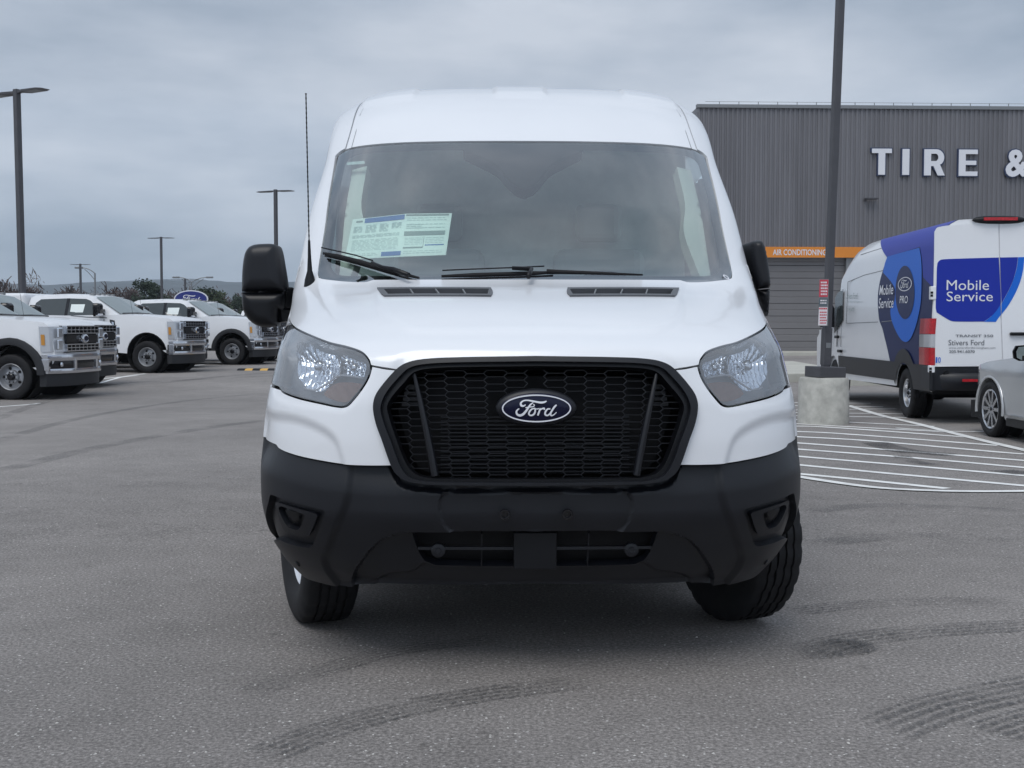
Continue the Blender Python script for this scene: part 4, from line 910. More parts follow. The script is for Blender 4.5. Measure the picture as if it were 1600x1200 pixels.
b = MB(); b.box(-.94, .94, .62, 1.45, .92, 1.08); b.build('wheel_well', M['void'], van)
b = MB(); b.bar((-.6, .98, .30), (.6, .98, .30), .10, .12, (0, 0, 1)); b.build('axle', M['void'], van)
# cabin
M['seat'] = mat('seat_fabric', (.55, .58, .57), .9)
b = MB(); b.box(-.9, .9, 1.25, 1.52, .95, 1.34); b.box(-.88, .88, 1.5, 1.66, 1.0, 1.40); bevel(b.build('dashboard', M['dash'], van), .05, 3)
b = MB(); b.box(-.90, .90, 2.52, 2.57, .6, 2.22); b.build('bulkhead', M['cabin'], van)
b = MB(); b.box(-.93, .93, 1.1, 2.52, .6, .75); b.build('cabin_floor', M['dash'], van)
for x in (-.42, .42):
    o = mesh('seat', *(lambda q: (q.V, q.F))(MB().box(x - .24, x + .24, 2.3, 2.46, 1.0, 1.62).box(x - .25, x + .25, 1.95, 2.4, .85, 1.05)), M['seat'], van); bevel(o, .06, 3)
    bevel(mesh('headrest', *(lambda q: (q.V, q.F))(MB().box(x - .12, x + .12, 2.36, 2.46, 1.66, 1.86)), M['seat'], o), .04, 3)
b = MB(); cc = Vector((.40, 1.78, 1.30)); b.tube([cc + Vector((.19 * math.cos(a), -.19 * math.sin(a) * math.sin(.45) * -1, .19 * math.sin(a) * math.cos(.45))) for a in np.linspace(0, 2 * math.pi, 33)], .015, 8); b.box(.36, .44, 1.70, 1.78, 1.22, 1.32); b.build('steering_wheel', M['plastic'], van, True)
b = MB(); b.tube([(.86, 1.92, 1.55), (.84, 1.90, 1.62), (.84, 1.93, 1.75), (.87, 1.97, 1.82)], .014, 8); b.build('grab_handle', M['cabinlight'], van, True)
# wheels ----------------------------------------------------------------------------------------------
def tyre_mesh(r, wd, rim, blocks=True, n=96):
    h = wd / 2; sh = r - .022
    prof = [(-h * .72, rim), (-h * .95, rim + .035), (-h, (rim + r) / 2), (-h * .97, sh - .015), (-h * .86, sh + .012), (-h * .78, r - .003)]
    for g in (-.46, -.16, .16, .46): prof += [(h * (g - .05), r), (h * (g - .04), r - .009), (h * (g + .04), r - .009), (h * (g + .05), r)]
    prof += [(h * .78, r - .003), (h * .86, sh + .012), (h * .97, sh - .015), (h, (rim + r) / 2), (h * .95, rim + .035), (h * .72, rim)]
    def mod(j, k, q):
        if blocks and q > r - .035 and (k + (1 if j > len(prof) / 2 else 0)) % 4 == 0: return q - .008
        return q
    return MB().lathe(prof, n, 'x', (0, 0, 0), True, mod)
def rim_mesh(r, off, n=48):      # outer face towards -x
    m = MB(); m.lathe([(off - .045, r + .008), (off - .05, r), (off - .04, r - .012), (off + .01, r - .02), (off + .03, r * .82), (off + .012, r * .66), (off + .02, r * .40), (off - .02, r * .34), (off - .03, r * .20), (off - .032, .001)], n)
    return m
tyre0 = None
def wheel(par, x, y, z, ang, side, r=.36, wd=.225, rim=.205, face=M['whitesteel'], blocks=True, spokes=0, n=96, cap=True):
    k = (r, wd, rim, blocks, n, spokes, face.name)
    if k not in WH:
        me = bpy.data.objects
        t = fixn(tyre_mesh(r, wd, rim, blocks, n).build('tyre', M['rubber'], None, 35)); q = rim_mesh(rim, -.03, 48) if not spokes else None
        if spokes:
            q = MB(); q.lathe([(-.085, rim + .006), (-.09, rim), (-.08, rim - .018), (.03, rim - .03)], 48); q.lathe([(-.075, .001), (-.075, .035), (-.06, .05), (-.03, .055)], 24)
            for s_ in range(spokes):
                a = 2 * math.pi * s_ / spokes; d = Vector((0, math.cos(a), math.sin(a))); q.bar(Vector((-.06, 0, 0)) + d * .04, Vector((-.072, 0, 0)) + d * (rim - .01), .040, .03, (1, 0, 0))
        f = q.build('rim', face, None, 30); hb = MB().lathe([(.03, .001), (.03, rim - .01)], 24).build('brake', M['void'], None)
        hub = MB().lathe([(-.085, .001), (-.085, .018), (-.07, .03), (-.05, .032)], 20).build('hub_cap', M['plastic'], None, 30)
        bl = MB()
        for a in np.linspace(0, 2 * math.pi, 6 if spokes else 8, endpoint=False): bl.lathe([(-.066, .001), (-.066, .009), (-.05, .01)], 8, 'x', (0 if not spokes else -.012, .07 * math.cos(a), .07 * math.sin(a)))
        bl = bl.build('wheel_nuts', M['void'], None)
        WH[k] = [t.data, f.data, hb.data, hub.data, bl.data]
        for o_ in (t, f, hb, hub, bl): bpy.data.objects.remove(o_)
    T_, F_, B_, H_, L_ = WH[k]
    wo = bpy.data.objects.new('wheel', None); link(wo, par); wo.location = (x, y, z); wo.rotation_euler = (0, 0, ang + (math.pi if side > 0 else 0))
    for nm, d in (('tyre', T_), ('rim', F_), ('brake_disc', B_), ('hub_cap', H_), ('wheel_nuts', L_)): link(bpy.data.objects.new(nm, d), wo)
    return wo
WH = {}
ST = R(19)
wheel(van, -.865, .98, .36, ST, -1); wheel(van, .865, .98, .36, ST, 1)
wheel(van, -.86, 4.73, .36, 0, -1); wheel(van, .86, 4.73, .36, 0, 1)
# ------------------------------------------------------------------ far road lights, oval sign
def cobra(px, ytop, Y, arms, label):
    t = thing('road_light', label, 'street light', (at(px, 500, Y).x, Y, 0), 0, 'road lights beyond the lot'); zt = at(px, ytop, Y).z
    b = MB(); b.tube([(0, 0, 0), (0, 0, zt)], [.16, .11], 8); b.build('pole', M['galv'], t)
    for dx, dz in arms:
        b = MB(); b.tube([(dx * f, 0, zt + dz * (1 - (1 - f)**2.0)) for f in np.linspace(0, 1, 7)], .07, 6); b.tube([(dx * f, 0, zt - .9 * (1 - f) + dz * (1 - (1 - f)**2.0)) for f in np.linspace(0, .8, 6)], .05, 5); b.build('arm', M['galv'], t)
        b = MB(); s = 1 if dx > 0 else -1; b.box(dx - (.1 if s > 0 else .9), dx + (.9 if s > 0 else .1), -.2, .2, zt + dz - .12, zt + dz + .12); bevel(b.build('lamp_head', M['galv'], t), .05)
cobra(149.5, 427, 150, [(-1.6, .7)], 'curved single-arm road light left of the bare trees')
cobra(300, 441, 170, [(-1.8, .7), (2.2, .7)], 'double-armed road light above the blue oval sign')
OS = thing('oval_sign', 'blue oval dealership sign showing above the white pickup roofs', 'sign', (at(298.5, 470, 120).x, 120, 0))
def oval(rx, rz, y, z, m, name, par, n=48):
    b = MB(); V = [(rx * math.cos(a), y, z + rz * math.sin(a)) for a in np.linspace(0, 2 * math.pi, n, endpoint=False)]; V += [(p[0], y + .12, p[2]) for p in V]
    b.add(V, [tuple(range(n)), tuple(range(2 * n - 1, n - 1, -1))] + [(k, n + k, n + (k + 1) % n, (k + 1) % n) for k in range(n)]); return fixn(b.build(name, m, par))
oz = at(298, 467, 120).z; ok = 120 / F
oval(26.5 * ok, 13.5 * ok, 0, oz, M['letterwhite'], 'sign_rim', OS); oval(24.6 * ok, 11.8 * ok, -.05, oz, M['signblue'], 'sign_face', OS)
so_ = strokes(OS, M['letterwhite'], lambda a, b, i: ((a - 787) * .046 * ok, -.07 - .001 * i, oz - (b - 378) * .046 * ok))
b = MB(); b.box(-.35, .35, .1, .5, 0, oz - .5); b.build('sign_post', M['darkpole'], OS)

# ------------------------------------------------------------------ rubber wheel stop / speed hump with yellow marks
hm = thing('speed_hump', 'low black rubber hump with yellow stripes lying beyond the pickups', 'speed hump', (gnd(370, 579).x, gnd(370, 579).y, 0))
y0_ = hm.location.y; L_ = at(560, 579, y0_).x - hm.location.x; n = 16
for i in range(n):
    x0_, x1_ = L_ * i / n, L_ * (i + 1) / n
    prof = [(0, 0), (.08, .035), (.16, .05), (.28, .05), (.36, .035), (.44, 0)]; xs_ = [x0_, x0_ + .04, x1_ - .04, x1_] if i % 2 else [x0_, x1_]
    if i == 0: pass
    V = [(x, y, z * (1 if 0 < j < len(xs_) - 1 or not i % 2 else .9)) for j, x in enumerate(xs_) for y, z in prof]; m_ = len(prof)
    mesh('hump_section', V, [(j * m_ + k, (j + 1) * m_ + k, (j + 1) * m_ + k + 1, j * m_ + k + 1) for j in range(len(xs_) - 1) for k in range(m_ - 1)], M['yellow'] if i % 2 else M['rubber'], hm)
# ------------------------------------------------------------------ white pickups, nose to the right (local +x forward, -y the side in view)
def side_extrude(name, poly, hw, m, par, h=.12, nlat=7, crown=0, rnd=0, sm=38, bottom=True, holes=()):
    """closed body from a side outline (x, z): flanks at y = -+hw(x, z), lateral strips with crown and rounded nose"""
    V2, T = triang(np.array(poly, float), holes, h); hwv = np.array([hw(x, z) for x, z in V2]); n = len(V2)
    V = [(x, -q, z) for (x, z), q in zip(V2, hwv)] + [(x, q, z) for (x, z), q in zip(V2, hwv)]
    Fc = [tuple(map(int, f)) for f in T] + [tuple(int(i) + n for i in f[::-1]) for f in T]
    E = border(T); lat = {}
    def row(i):
        if i not in lat:
            x, z = V2[i]; q = hwv[i]; b = len(V)
            for k in range(1, nlat): f = -1 + 2 * k / nlat; c = 1 - abs(f)**2.6; V.append((x + rnd * c * (1 if x > -.6 else 0) * min(1, max(0, (x + .6) / .5)), q * f, z + crown * c * (1 if z > .9 else 0)))
            lat[i] = [i] + list(range(b, b + nlat - 1)) + [i + n]
        return lat[i]
    for i, j in E:
        a, c = row(int(i)), row(int(j))
        for k in range(nlat): Fc.append((a[k], a[k + 1], c[k + 1], c[k]))
    return fixn(mesh(name, V, Fc, m, par, sm))
def archxz(cx, r, cz, b, n=14): return [(cx + r * math.cos(a), cz + r * math.sin(a)) for a in np.linspace(0, math.pi, n)]
def make_truck():
    t = thing('pickup_truck', 'white pickup', 'pickup truck', (0, 0, 0), 0, 'white pickups parked in a row')
    WR, FA, RA = .41, -.85, -5.05; hwf = lambda x, z: .985 - .05 * max(0, (.62 - z)) - .10 * max(0, z - 1.0)**1.3 - (.10 * max(0, (x + .5) / .4)**2 if x > -.5 else 0)
    body = [(-.10, .62), (-.06, .80), (-.09, 1.05), (-.14, 1.30), (-.24, 1.385), (-.6, 1.43), (-1.1, 1.465), (-1.62, 1.49), (-4.25, 1.45), (-6.2, 1.44), (-6.22, .62), (-5.6, .60)] + \
           archxz(RA, .52, .50, 0)[::-1] + [(-4.4, .60), (-4.3, .52), (-1.65, .52)] + archxz(FA, .54, .50, 0)[::-1] + [(-.42, .58)]
    side_extrude('body', body, hwf, M['paint_far'], t, .10, 8, .035, .05)
    cab = [(-1.62, 1.47), (-2.42, 1.965), (-2.62, 2.0), (-3.3, 2.02), (-4.02, 1.995), (-4.14, 1.94), (-4.25, 1.46)]
    hwc = lambda x, z: .925 - .20 * max(0, z - 1.47) / .53
    wf = [(-1.93, 1.40), (-2.02, 1.52), (-2.48, 1.86), (-2.60, 1.90), (-3.05, 1.915), (-3.05, 1.47), (-2.5, 1.42)]; wr = [(-3.12, 1.475), (-3.12, 1.915), (-3.85, 1.895), (-3.98, 1.80), (-4.04, 1.49)]
    hww = lambda x, z: hwc(x, max(z, 1.47)) if z > 1.47 else hwf(x, z)

    side_extrude('cab', cab, hwc, M['paint_far'], t, .10, 6, .03, 0, 30, holes=())
    for s in (-1, 1):
        for w_ in (wf, wr):
            V2, T = triang(np.array(w_), (), .15); V = [(x, s * (hww(x, z) + .006), z) for x, z in V2]; o = mesh('door_window', V, [tuple(map(int, f)) for f in (T if s < 0 else T[:, ::-1])], M['truckglass'], t)
            if w_ is wf:
                V = [(x, s * (hwc(x, z) + .012), z) for x, z in ((-2.62, 1.55), (-2.98, 1.55), (-2.98, 1.76), (-2.60, 1.76))]; mesh('window_sticker', V, [(0, 1, 2, 3)] if s > 0 else [(3, 2, 1, 0)], M['paper'], o)
        b = MB(); b.bar((-3.085, s * (hwc(0, 1.47) + .004), 1.47), (-3.085, s * (hwc(0, 1.915) + .004), 1.915), .09, .006, (0, 1, 0)); b.build('window_post', M['gloss'], t)
        # door gaps, handles, fender flares, running gear
        for x in (-2.0, -3.06, -4.1): MB().box(x - .006, x + .006, s * .9865 - .004, s * .9865 + .004, .62, 1.38).build('door_gap', M['void'], t)
        for x in (-2.85, -3.92): bevel(MB().box(x - .11, x + .11, min(s * .96, s * 1.01), max(s * .96, s * 1.01), 1.20, 1.24).build('door_handle', M['paint_far'], t), .01)
        for cx in (FA, RA):
            b = MB(); q = np.linspace(-.02, math.pi + .02, 15); V = []
            for a in q:
                for r_, y in ((.53, .93), (.53, 1.03), (.60, 1.035), (.655, 1.02), (.66, .95)): V.append((cx + r_ * math.cos(a), s * y, .46 + r_ * math.sin(a)))
            b.add(V, [(5 * i + j, 5 * i + j + 1, 5 * i + 6 + j, 5 * i + 5 + j) for i in range(14) for j in range(4)]); fixn(b.build('fender_flare', M['flare'], t, 60))
            MB().lathe([(-.30 if s > 0 else .30, .001), (-.30 if s > 0 else .30, .52)], 20, 'y', (cx, s * .9, .46)).build('wheel_well', M['void'], t)
            b = MB(); b.lathe([(-.25, .52), (.06, .535)] if s > 0 else [(.25, .52), (-.06, .535)], 24, 'y', (cx, s * .93, .48)); b.build('arch_liner', M['void'], t)
            # truck wheel: steel rim with hand holes, hub
            wo = bpy.data.objects.new('wheel', None); link(wo, t); wo.location = (cx, s * .86, WR); wo.rotation_euler = (0, 0, R(90) if s < 0 else R(-90))
            if 'tw' not in WH:
                ty = fixn(tyre_mesh(WR, .26, .235, True, 64).build('tyre', M['rubber'], None, 35))
                rm = MB(); rm.lathe([(-.105, .245), (-.115, .235), (-.10, .222), (-.06, .215), (-.02, .185), (-.035, .13), (-.085, .115), (-.09, .085), (-.07, .08), (-.07, .001)], 40); rm = rm.build('rim', M['trucksteel'], None, 30)
                ho = MB()
                for k in range(5):
                    a = 2 * math.pi * k / 5; ho.lathe([(-.046, .001), (-.046, .027), (-.02, .027)], 10, 'x', (.003, .158 * math.cos(a), .158 * math.sin(a)))
                ho = ho.build('hand_holes', M['void'], None); hu = MB(); hu.lathe([(-.135, .001), (-.135, .045), (-.12, .062), (-.05, .066)], 20)
                hu = hu.build('hub_cap', M['gloss'], None, 30); nu = MB()
                for k in range(8):
                    a = 2 * math.pi * (k + .5) / 8; nu.lathe([(-.10, .001), (-.10, .011), (-.08, .012)], 8, 'x', (0, .097 * math.cos(a), .097 * math.sin(a)))
                nu = nu.build('wheel_nuts', M['void'], None); WH['tw'] = [(o.name.split('.')[0], o.data) for o in (ty, rm, ho, hu, nu)]
                for o in (ty, rm, ho, hu, nu): bpy.data.objects.remove(o)
            for nm, d in WH['tw']: link(bpy.data.objects.new(nm, d), wo)
        # towing mirror
        out = [(-.02, .0), (-.02, .26), (.02, .31), (.20, .31), (.24, .26), (.24, .02), (.20, -.03), (.02, -.03)]
        o = pillow('wing_mirror', np.array([(s * (1.0 + a), 1.47 + b_) for a, b_ in out][::s]), M['gloss'], None, 0, .12, .05, .06, .03)
        o.parent = t; o.rotation_euler = (0, 0, R(90)); o.location = (-2.05, 0, 0)
        mc = MB(); mc.box(-2.10, -1.99, min(s * 1.04, s * 1.23), max(s * 1.04, s * 1.23), 1.45, 1.515); bevel(mc.build('mirror_chrome', M['truckchrome'], o.parent), .01)
        b = MB(); b.bar((-2.06, s * .9, 1.60), (-2.06, s * 1.08, 1.60), .10, .06, (0, 0, 1)); b.build('mirror_arm', M['gloss'], t)
        # fender badge, lamp, indicator
        V = [(x, s * (hwf(x, z) + .008), z) for x, z in ((-1.72, 1.34), (-1.86, 1.37), (-1.80, 1.05), (-1.70, .92), (-1.68, 1.1))]; mesh('side_vent', V, [(0, 1, 2, 3, 4)][::1], M['gloss'], t)
        V = [(x, s * (hwf(x, z) + .013), z) for x, z in ((-1.74, 1.30), (-1.80, 1.31), (-1.76, 1.12), (-1.72, 1.12))]; mesh('side_badge', V, [(0, 1, 2, 3)], M['truckchrome'], t)
        hl = MB(); V = []
        for y, x in ((.60, -.03), (.80, -.06), (.93, -.14), (.975, -.30)):
            V += [(x + .03, s * (y), .86), (x + .0, s * (y), 1.31), (x - .02, s * (y - .0), 1.315)]
        hl.add(V, [(3 * i + j, 3 * i + j + 1, 3 * i + 4 + j, 3 * i + 3 + j) for i in range(3) for j in range(2)]); h_ = fixn(hl.build('headlamp', M['lampbody'], t, 30))
        for k, (z0, z1) in enumerate(((.90, 1.08), (1.11, 1.29))):
            bevel(MB().box(-.02, .012, min(s * .70, s * .86), max(s * .70, s * .86), z0, z1).build('lamp_module', M['reflector'], h_), .02)
        V = [(-.19, s * .965, .98), (-.25, s * .985, .98), (-.26, s * .985, 1.17), (-.20, s * .965, 1.17)]; mesh('side_marker', V, [(0, 1, 2, 3)], M['amberlamp'], h_)
    # windscreen
    V = [(-1.64, -.80, 1.515), (-1.58, 0, 1.53), (-1.64, .80, 1.515), (-2.36, .70, 1.955), (-2.30, 0, 1.985), (-2.36, -.70, 1.955)]; mesh('windscreen', V, [(0, 1, 4, 5), (1, 2, 3, 4)], M['shield'], t, True)
    MB().tube([(-1.60, -.75, 1.525), (-1.56, 0, 1.54), (-1.60, .75, 1.525)], .018, 5).build('wiper', M['gloss'], t)
    MB().tube([(-1.35, -.70, 1.46), (-1.45, -.70, 2.1)], .004, 4).build('antenna', M['gloss'], t)
    for y in (-.52, -.26, 0, .26, .52): bevel(MB().box(-2.62, -2.48, y - .05, y + .05, 1.99, 2.045).build('roof_marker', M['galv'], t), .015)
    # grille
    MB().box(-.12, -.0, -.60, .60, .84, 1.33).build('grille_recess', M['void'], t)
    for z0, z1 in ((1.18, 1.33), (.86, 1.00)):
        b = MB(); b.box(-.04, .05, -.62, .62, z1 - .022, z1); b.box(-.04, .05, -.62, .62, z0, z0 + .022); b.box(-.04, .04, -.62, .62, (z0 + z1) / 2 - .008, (z0 + z1) / 2 + .008)
        for y in np.linspace(-.6, .6, 9): b.box(-.04, .045, y - .012, y + .012, z0 + .01, z1 - .01)
        stuff(b.build('grille_bar', M['truckchrome'], t))
    b = MB(); b.box(-.03, .03, -.60, .60, 1.02, 1.16); b.build('grille_panel', M['gloss'], t)
    b = MB().lathe([(.02, .001), (.075, .06), (.06, .085), (.0, .09)], 24, 'x', (.03, 0, 1.09)); b.V = [(x, y * 1.5, 1.09 + (z - 1.09) * .95) for x, y, z in b.V]; o = b.build('badge', M['truckchrome'], t, 30)
    b = MB(); n = 20; b.add([(.108, .088 * math.cos(a), 1.09 + .038 * math.sin(a)) for a in np.linspace(0, 2 * math.pi, n, endpoint=False)], [tuple(range(n))]); b.build('badge_oval', M['badgeblue'], o)
    # bumper: chrome bar with dark openings, air dam
    def bar_z(z0, z1, name, m, x=.0, yw=.98, dp=.12):
        b = MB(); V = []; ysx = np.linspace(-yw, yw, 11)
        for y in ysx:
            xf = x + .12 - .26 * abs(y / yw)**3.2; V += [(xf - dp, y, z0), (xf, y, z0), (xf + .01, y, (z0 + z1) / 2), (xf, y, z1), (xf - dp, y, z1)]
        b.add(V, [(5 * i + j, 5 * i + 5 + j, 5 * i + 6 + j, 5 * i + 1 + j) for i in range(10) for j in range(4)] + [(0, 1, 2, 3, 4), (54, 53, 52, 51, 50)]); return fixn(b.build(name, m, t, 40))
    bp = bar_z(.70, .81, 'bumper', M['truckchrome']); bar_z(.47, .555, 'bumper_lower', M['truckchrome']).parent = bp; o = bar_z(.53, .72, 'bumper_opening', M['gloss'], -.03); o.parent = bp
    for s in (-1, 1):
        for y in (.42, .97): b = MB(); xf = .125 - .26 * (y)**3.2; b.box(xf - .14, xf + .0, min(s * (y - .05), s * (y + .03)), max(s * (y - .05), s * (y + .03)), .52, .73); bevel(b.build('bumper_post', M['truckchrome'], bp), .01)
        o = MB().lathe([(.0, .001), (.02, .03), (.0, .045)], 14, 'x', (-.0, s * .74, .63)).build('fog_lamp', M['reflector'], bp, True)
    bar_z(.24, .47, 'air_dam', M['flare'], -.04, .97)
    b = MB(); b.box(-6.0, -.5, -.5, .5, .42, .60); b.build('chassis', M['void'], t)
    b = MB(); b.box(-3.9, -1.8, -1.02, -.88, .40, .46); b.box(-3.9, -1.8, .88, 1.02, .40, .46); b.build('running_board', M['flare'], t)
    for x in (FA, RA): MB().tube([(x, -.8, .40), (x, .8, .40)], .06, 8).build('axle', M['void'], t)
    o = MB().lathe([(-.0, .001), (.0, .16), (.12, .18), (.16, .10)], 12, 'x', (RA, 0, .40)).build('differential', M['void'], t)
    return t
M['lampbody'] = mat('truck_lamp', (.55, .56, .58), .18, .5); M['amberlamp'] = mat('truck_amber', (.55, .25, .04), .3)
TH = -R(7)
tr0 = make_truck()
def place_truck(px, Y, label, first=False, th=TH, skip=()):
    """px, Y: where the front wheel on the near side stands"""
    P = at(px, 500, Y); loc = Vector((P.x, Y, 0)) - Matrix.Rotation(th, 3, 'Z') @ Vector((-.85, -.86, 0)); loc.z = gz(Y)
    if first: tr0.location = loc; tr0.rotation_euler = (0, 0, th); tr0['label'] = label; return tr0
    return dup(tr0, loc, th, label, skip=skip)
NF = ()
place_truck(20, 21.3, 'nearest white pickup on the left, cut by the picture edge, chrome grille toward the right', True)
place_truck(232, 30.3, 'white pickup without wheel flares, a paper sheet in its dark side window', th=-R(9), skip=('fender_flare',))
place_truck(364, 36.5, 'white pickup with black wheel flares, half hidden by the big van\'s left mirror', th=-R(9))
place_truck(67, 24.6, 'white pickup tucked behind the nearest one, only its grille and screen showing', skip=('fender_flare',))
place_truck(246, 33.4, 'white pickup hidden behind the flareless one, only its windscreen showing', skip=('fender_flare',))
place_truck(390, 39.6, 'white pickup hidden behind the black-flared one, beside the van\'s mirror')
place_truck(470, 60.0, 'far white pickup of which only the roof shows right of the black-flared one', th=R(-14))
# canopy on the bed of a hidden pickup
cn = thing('truck_canopy', 'white box canopy behind the cab of the pickup without wheel flares', 'canopy', (at(232, 470, 30.3).x - 3.1, 31.6, 0), -R(9))
bevel(MB().box(-2.1, -.1, -.9, .9, 1.35, 2.05).build('canopy_shell', M['paint_far'], cn), .08, 3); MB().box(-2.0, -.2, -.912, -.905, 1.84, 1.865).build('canopy_seam', M['galv'], cn)
# rounded white van roof at the far right of the row
# ------------------------------------------------------------------ service van seen from behind (local +y forward, origin at the rear centre)
SX, SYY, SA = 6.64, 15.9, -R(1.9); sg0 = gz(17)
sv = thing('service_van', 'white high-roof van seen from behind with blue Mobile Service wrap', 'van', (SX, SYY, sg0), SA)
sc_, ss_ = math.cos(SA), math.sin(SA)
def s2l(P): x, y = P[0] - SX, P[1] - SYY; return Vector((x * sc_ + y * ss_, -x * ss_ + y * sc_, P[2] - sg0))
def _ry(px, py): o = s2l(Vector((0, 0, CH))); return o, s2l(Vector((0, 0, CH)) + Vector(ray(px, py))) - o
def rear(px, py, y=-.012): o, d = _ry(px, py); return o + d * ((y - o.y) / d.y)
def shw(z, y=0):   # half width at height z
    a = 1.0 - .05 * max(0, (z - 1.3))**1.6 - .04 * max(0, .9 - z)
    if z > 2.35: a = (1.0 - .05 * 1.05**1.6) * 1 - .42 * (1 - math.sqrt(max(0, 1 - ((z - 2.35) / .42)**2)))
    return a
_sz = list(np.linspace(.42, 2.35, 60)) + [2.35 + .40 * math.sin(a) for a in np.linspace(.05, 1.45, 24)]
_sl = np.array([(-shw(z), z) for z in _sz] + [(-.3, 2.762), (0, 2.768)]); _sd = np.concatenate([[0], np.cumsum(np.hypot(*np.diff(_sl, axis=0).T))])
def skin(y, s, off=0):       # point of the left flank / roof: along the van, along the section
    s = np.asarray(s, float); x, z = np.interp(s, _sd, _sl[:, 0]), np.interp(s, _sd, _sl[:, 1]); e = .02
    tx, tz = np.interp(s + e, _sd, _sl[:, 0]) - np.interp(s - e, _sd, _sl[:, 0]), np.interp(s + e, _sd, _sl[:, 1]) - np.interp(s - e, _sd, _sl[:, 1]); L = np.hypot(tx, tz)
    return np.stack([x - tz / L * off, np.asarray(y, float) + 0 * s, z + tx / L * off], -1)
def l2w(P): return np.stack([SX + P[..., 0] * sc_ - P[..., 1] * ss_, SYY + P[..., 0] * ss_ + P[..., 1] * sc_, P[..., 2] + sg0], -1)
_fy, _fs = np.meshgrid(np.linspace(-.02, 5.4, 500), np.linspace(0, _sd[-1], 200)); _fq = project(l2w(skin(_fy, _fs)))
def lys(px, py):
    d = (_fq[..., 0] - px)**2 + (_fq[..., 1] - py)**2; i = np.unravel_index(np.argmin(d), d.shape); y, s = _fy[i], _fs[i]
    for _ in range(3):
        q = project(l2w(skin(y, s))); e = 1e-3; a = (project(l2w(skin(y + e, s))) - q) / e; b = (project(l2w(skin(y, s + e))) - q) / e; D = a[0] * b[1] - a[1] * b[0]; r = np.array([px, py]) - q
        if abs(D) < 50: break
        y2, s2 = y + np.clip((r[0] * b[1] - r[1] * b[0]) / D, -.05, .05), s + np.clip((a[0] * r[1] - a[1] * r[0]) / D, -.05, .05)
        if not (-.02 < y2 < 5.5 and 0 < s2 < _sd[-1]): break
        y, s = y2, s2
    return float(y), float(s)
def left(px, py, off=.004): return Vector(skin(*lys(px, py), off))
HB = 2.76
def sect():      # half section from z=.95 up over the roof
    z = list(np.linspace(.95, 2.35, 9)) + [2.35 + .40 * math.sin(a) for a in np.linspace(.25, 1.45, 7)]
    q = [(-shw(v), v) for v in z]; q += [(-.3, 2.762), (0, 2.768)]; return q + [(-x, v) for x, v in q[-2::-1]]
sec = sect(); st = [(0, 1), (.04, 1), (1.5, 1), (3.4, 1), (4.2, .995), (4.6, .97), (4.95, .90), (5.3, .80)]
V = []
for y, f in st:
    for x, z in sec: V.append((x * (1 if f > .97 else .985), y, .95 + (z - .95) * f))
n = len(sec); Fc = [(i * n + k, i * n + k + 1, (i + 1) * n + k + 1, (i + 1) * n + k) for i in range(len(st) - 1) for k in range(n - 1)]
fixn(mesh('body', V, Fc, M['paint_far'], sv, 40))
V2, T = triang(np.array([(x, z) for x, z in sec] + [(.98, .80), (-.98, .80)]), (), .15)
mesh('rear_face', [(x, .0, z) for x, z in V2], [tuple(map(int, f)) for f in T], M['paint_far'], sv)
# windscreen and nose
V = [(x * .985, 5.3, .95 + (z - .95) * .80) for x, z in sec[2:-2]]; V2_ = [(x * .93, 6.15, 1.42 + .0 * z) for x, z in sec[2:-2]]; m_ = len(V)
fixn(mesh('windscreen', V + V2_, [(k, k + 1, m_ + k + 1, m_ + k) for k in range(m_ - 1)], M['truckglass'], sv))
MB().box(-.95, .95, 5.3, 6.9, .45, 1.25).build('nose', M['paint_far'], sv)
# lower side with wheel arches
lowp = [(-.0, .44), (.72, .44)] + [(1.2 - .43 * math.cos(a), .36 + .43 * math.sin(a)) for a in np.linspace(.2, math.pi - .2, 14)] + [(1.7, .44), (4.7, .40)] + [(5.55 - .43 * math.cos(a), .36 + .43 * math.sin(a)) for a in np.linspace(.1, math.pi - .1, 14)] + [(6.1, .44), (6.9, .5), (6.85, 1.1), (6.2, 1.42), (5.3, 1.5), (5.3, .955), (0, .955)]
V2, T = triang(np.array(lowp), (), .12)
for s in (-1, 1): mesh('lower_side', [(s * shw(z), y, z) for y, z in V2], [tuple(map(int, f)) for f in (T if s > 0 else T[:, ::-1])], M['paint_far'], sv, True)
def sidepatch(name, pts, m, par, off=.004, h=.07, smooth=True, sub=5, right=False):
    L = [(p[1], p[2], *(p[3:])) if p[0] == 'q' else (*lys(*p[:2]), *(p[2:])) for p in pts]; pl = catmull(L, True, sub) if smooth else np.array([l[:2] for l in L])
    V2, T = triang(pl, (), h); return mesh(name, skin(V2[:, 0], V2[:, 1], off), [tuple(map(int, f)) for f in T], m, par, True)
def sidepoly(name, pl, m, par, off, h=.15):
    V2, T = triang(np.array(pl), (), h); return mesh(name, [(-(shw(z) + off), y, z) for y, z in V2], [tuple(map(int, f)) for f in T], m, par, True)
clad = [(0, .44), (.72, .44)] + [(1.2 - .44 * math.cos(a), .36 + .44 * math.sin(a)) for a in np.linspace(.2, math.pi - .2, 14)] + [(1.7, .52), (5.1, .50), (5.1, .80), (1.95, .80)] + [(1.2 + .62 * math.cos(a), .40 + .60 * math.sin(a)) for a in np.linspace(.72, math.pi - .72, 8)] + [(.5, .80), (0, .80)]
sidepoly('side_cladding', clad, M['plastic'], sv, .02)
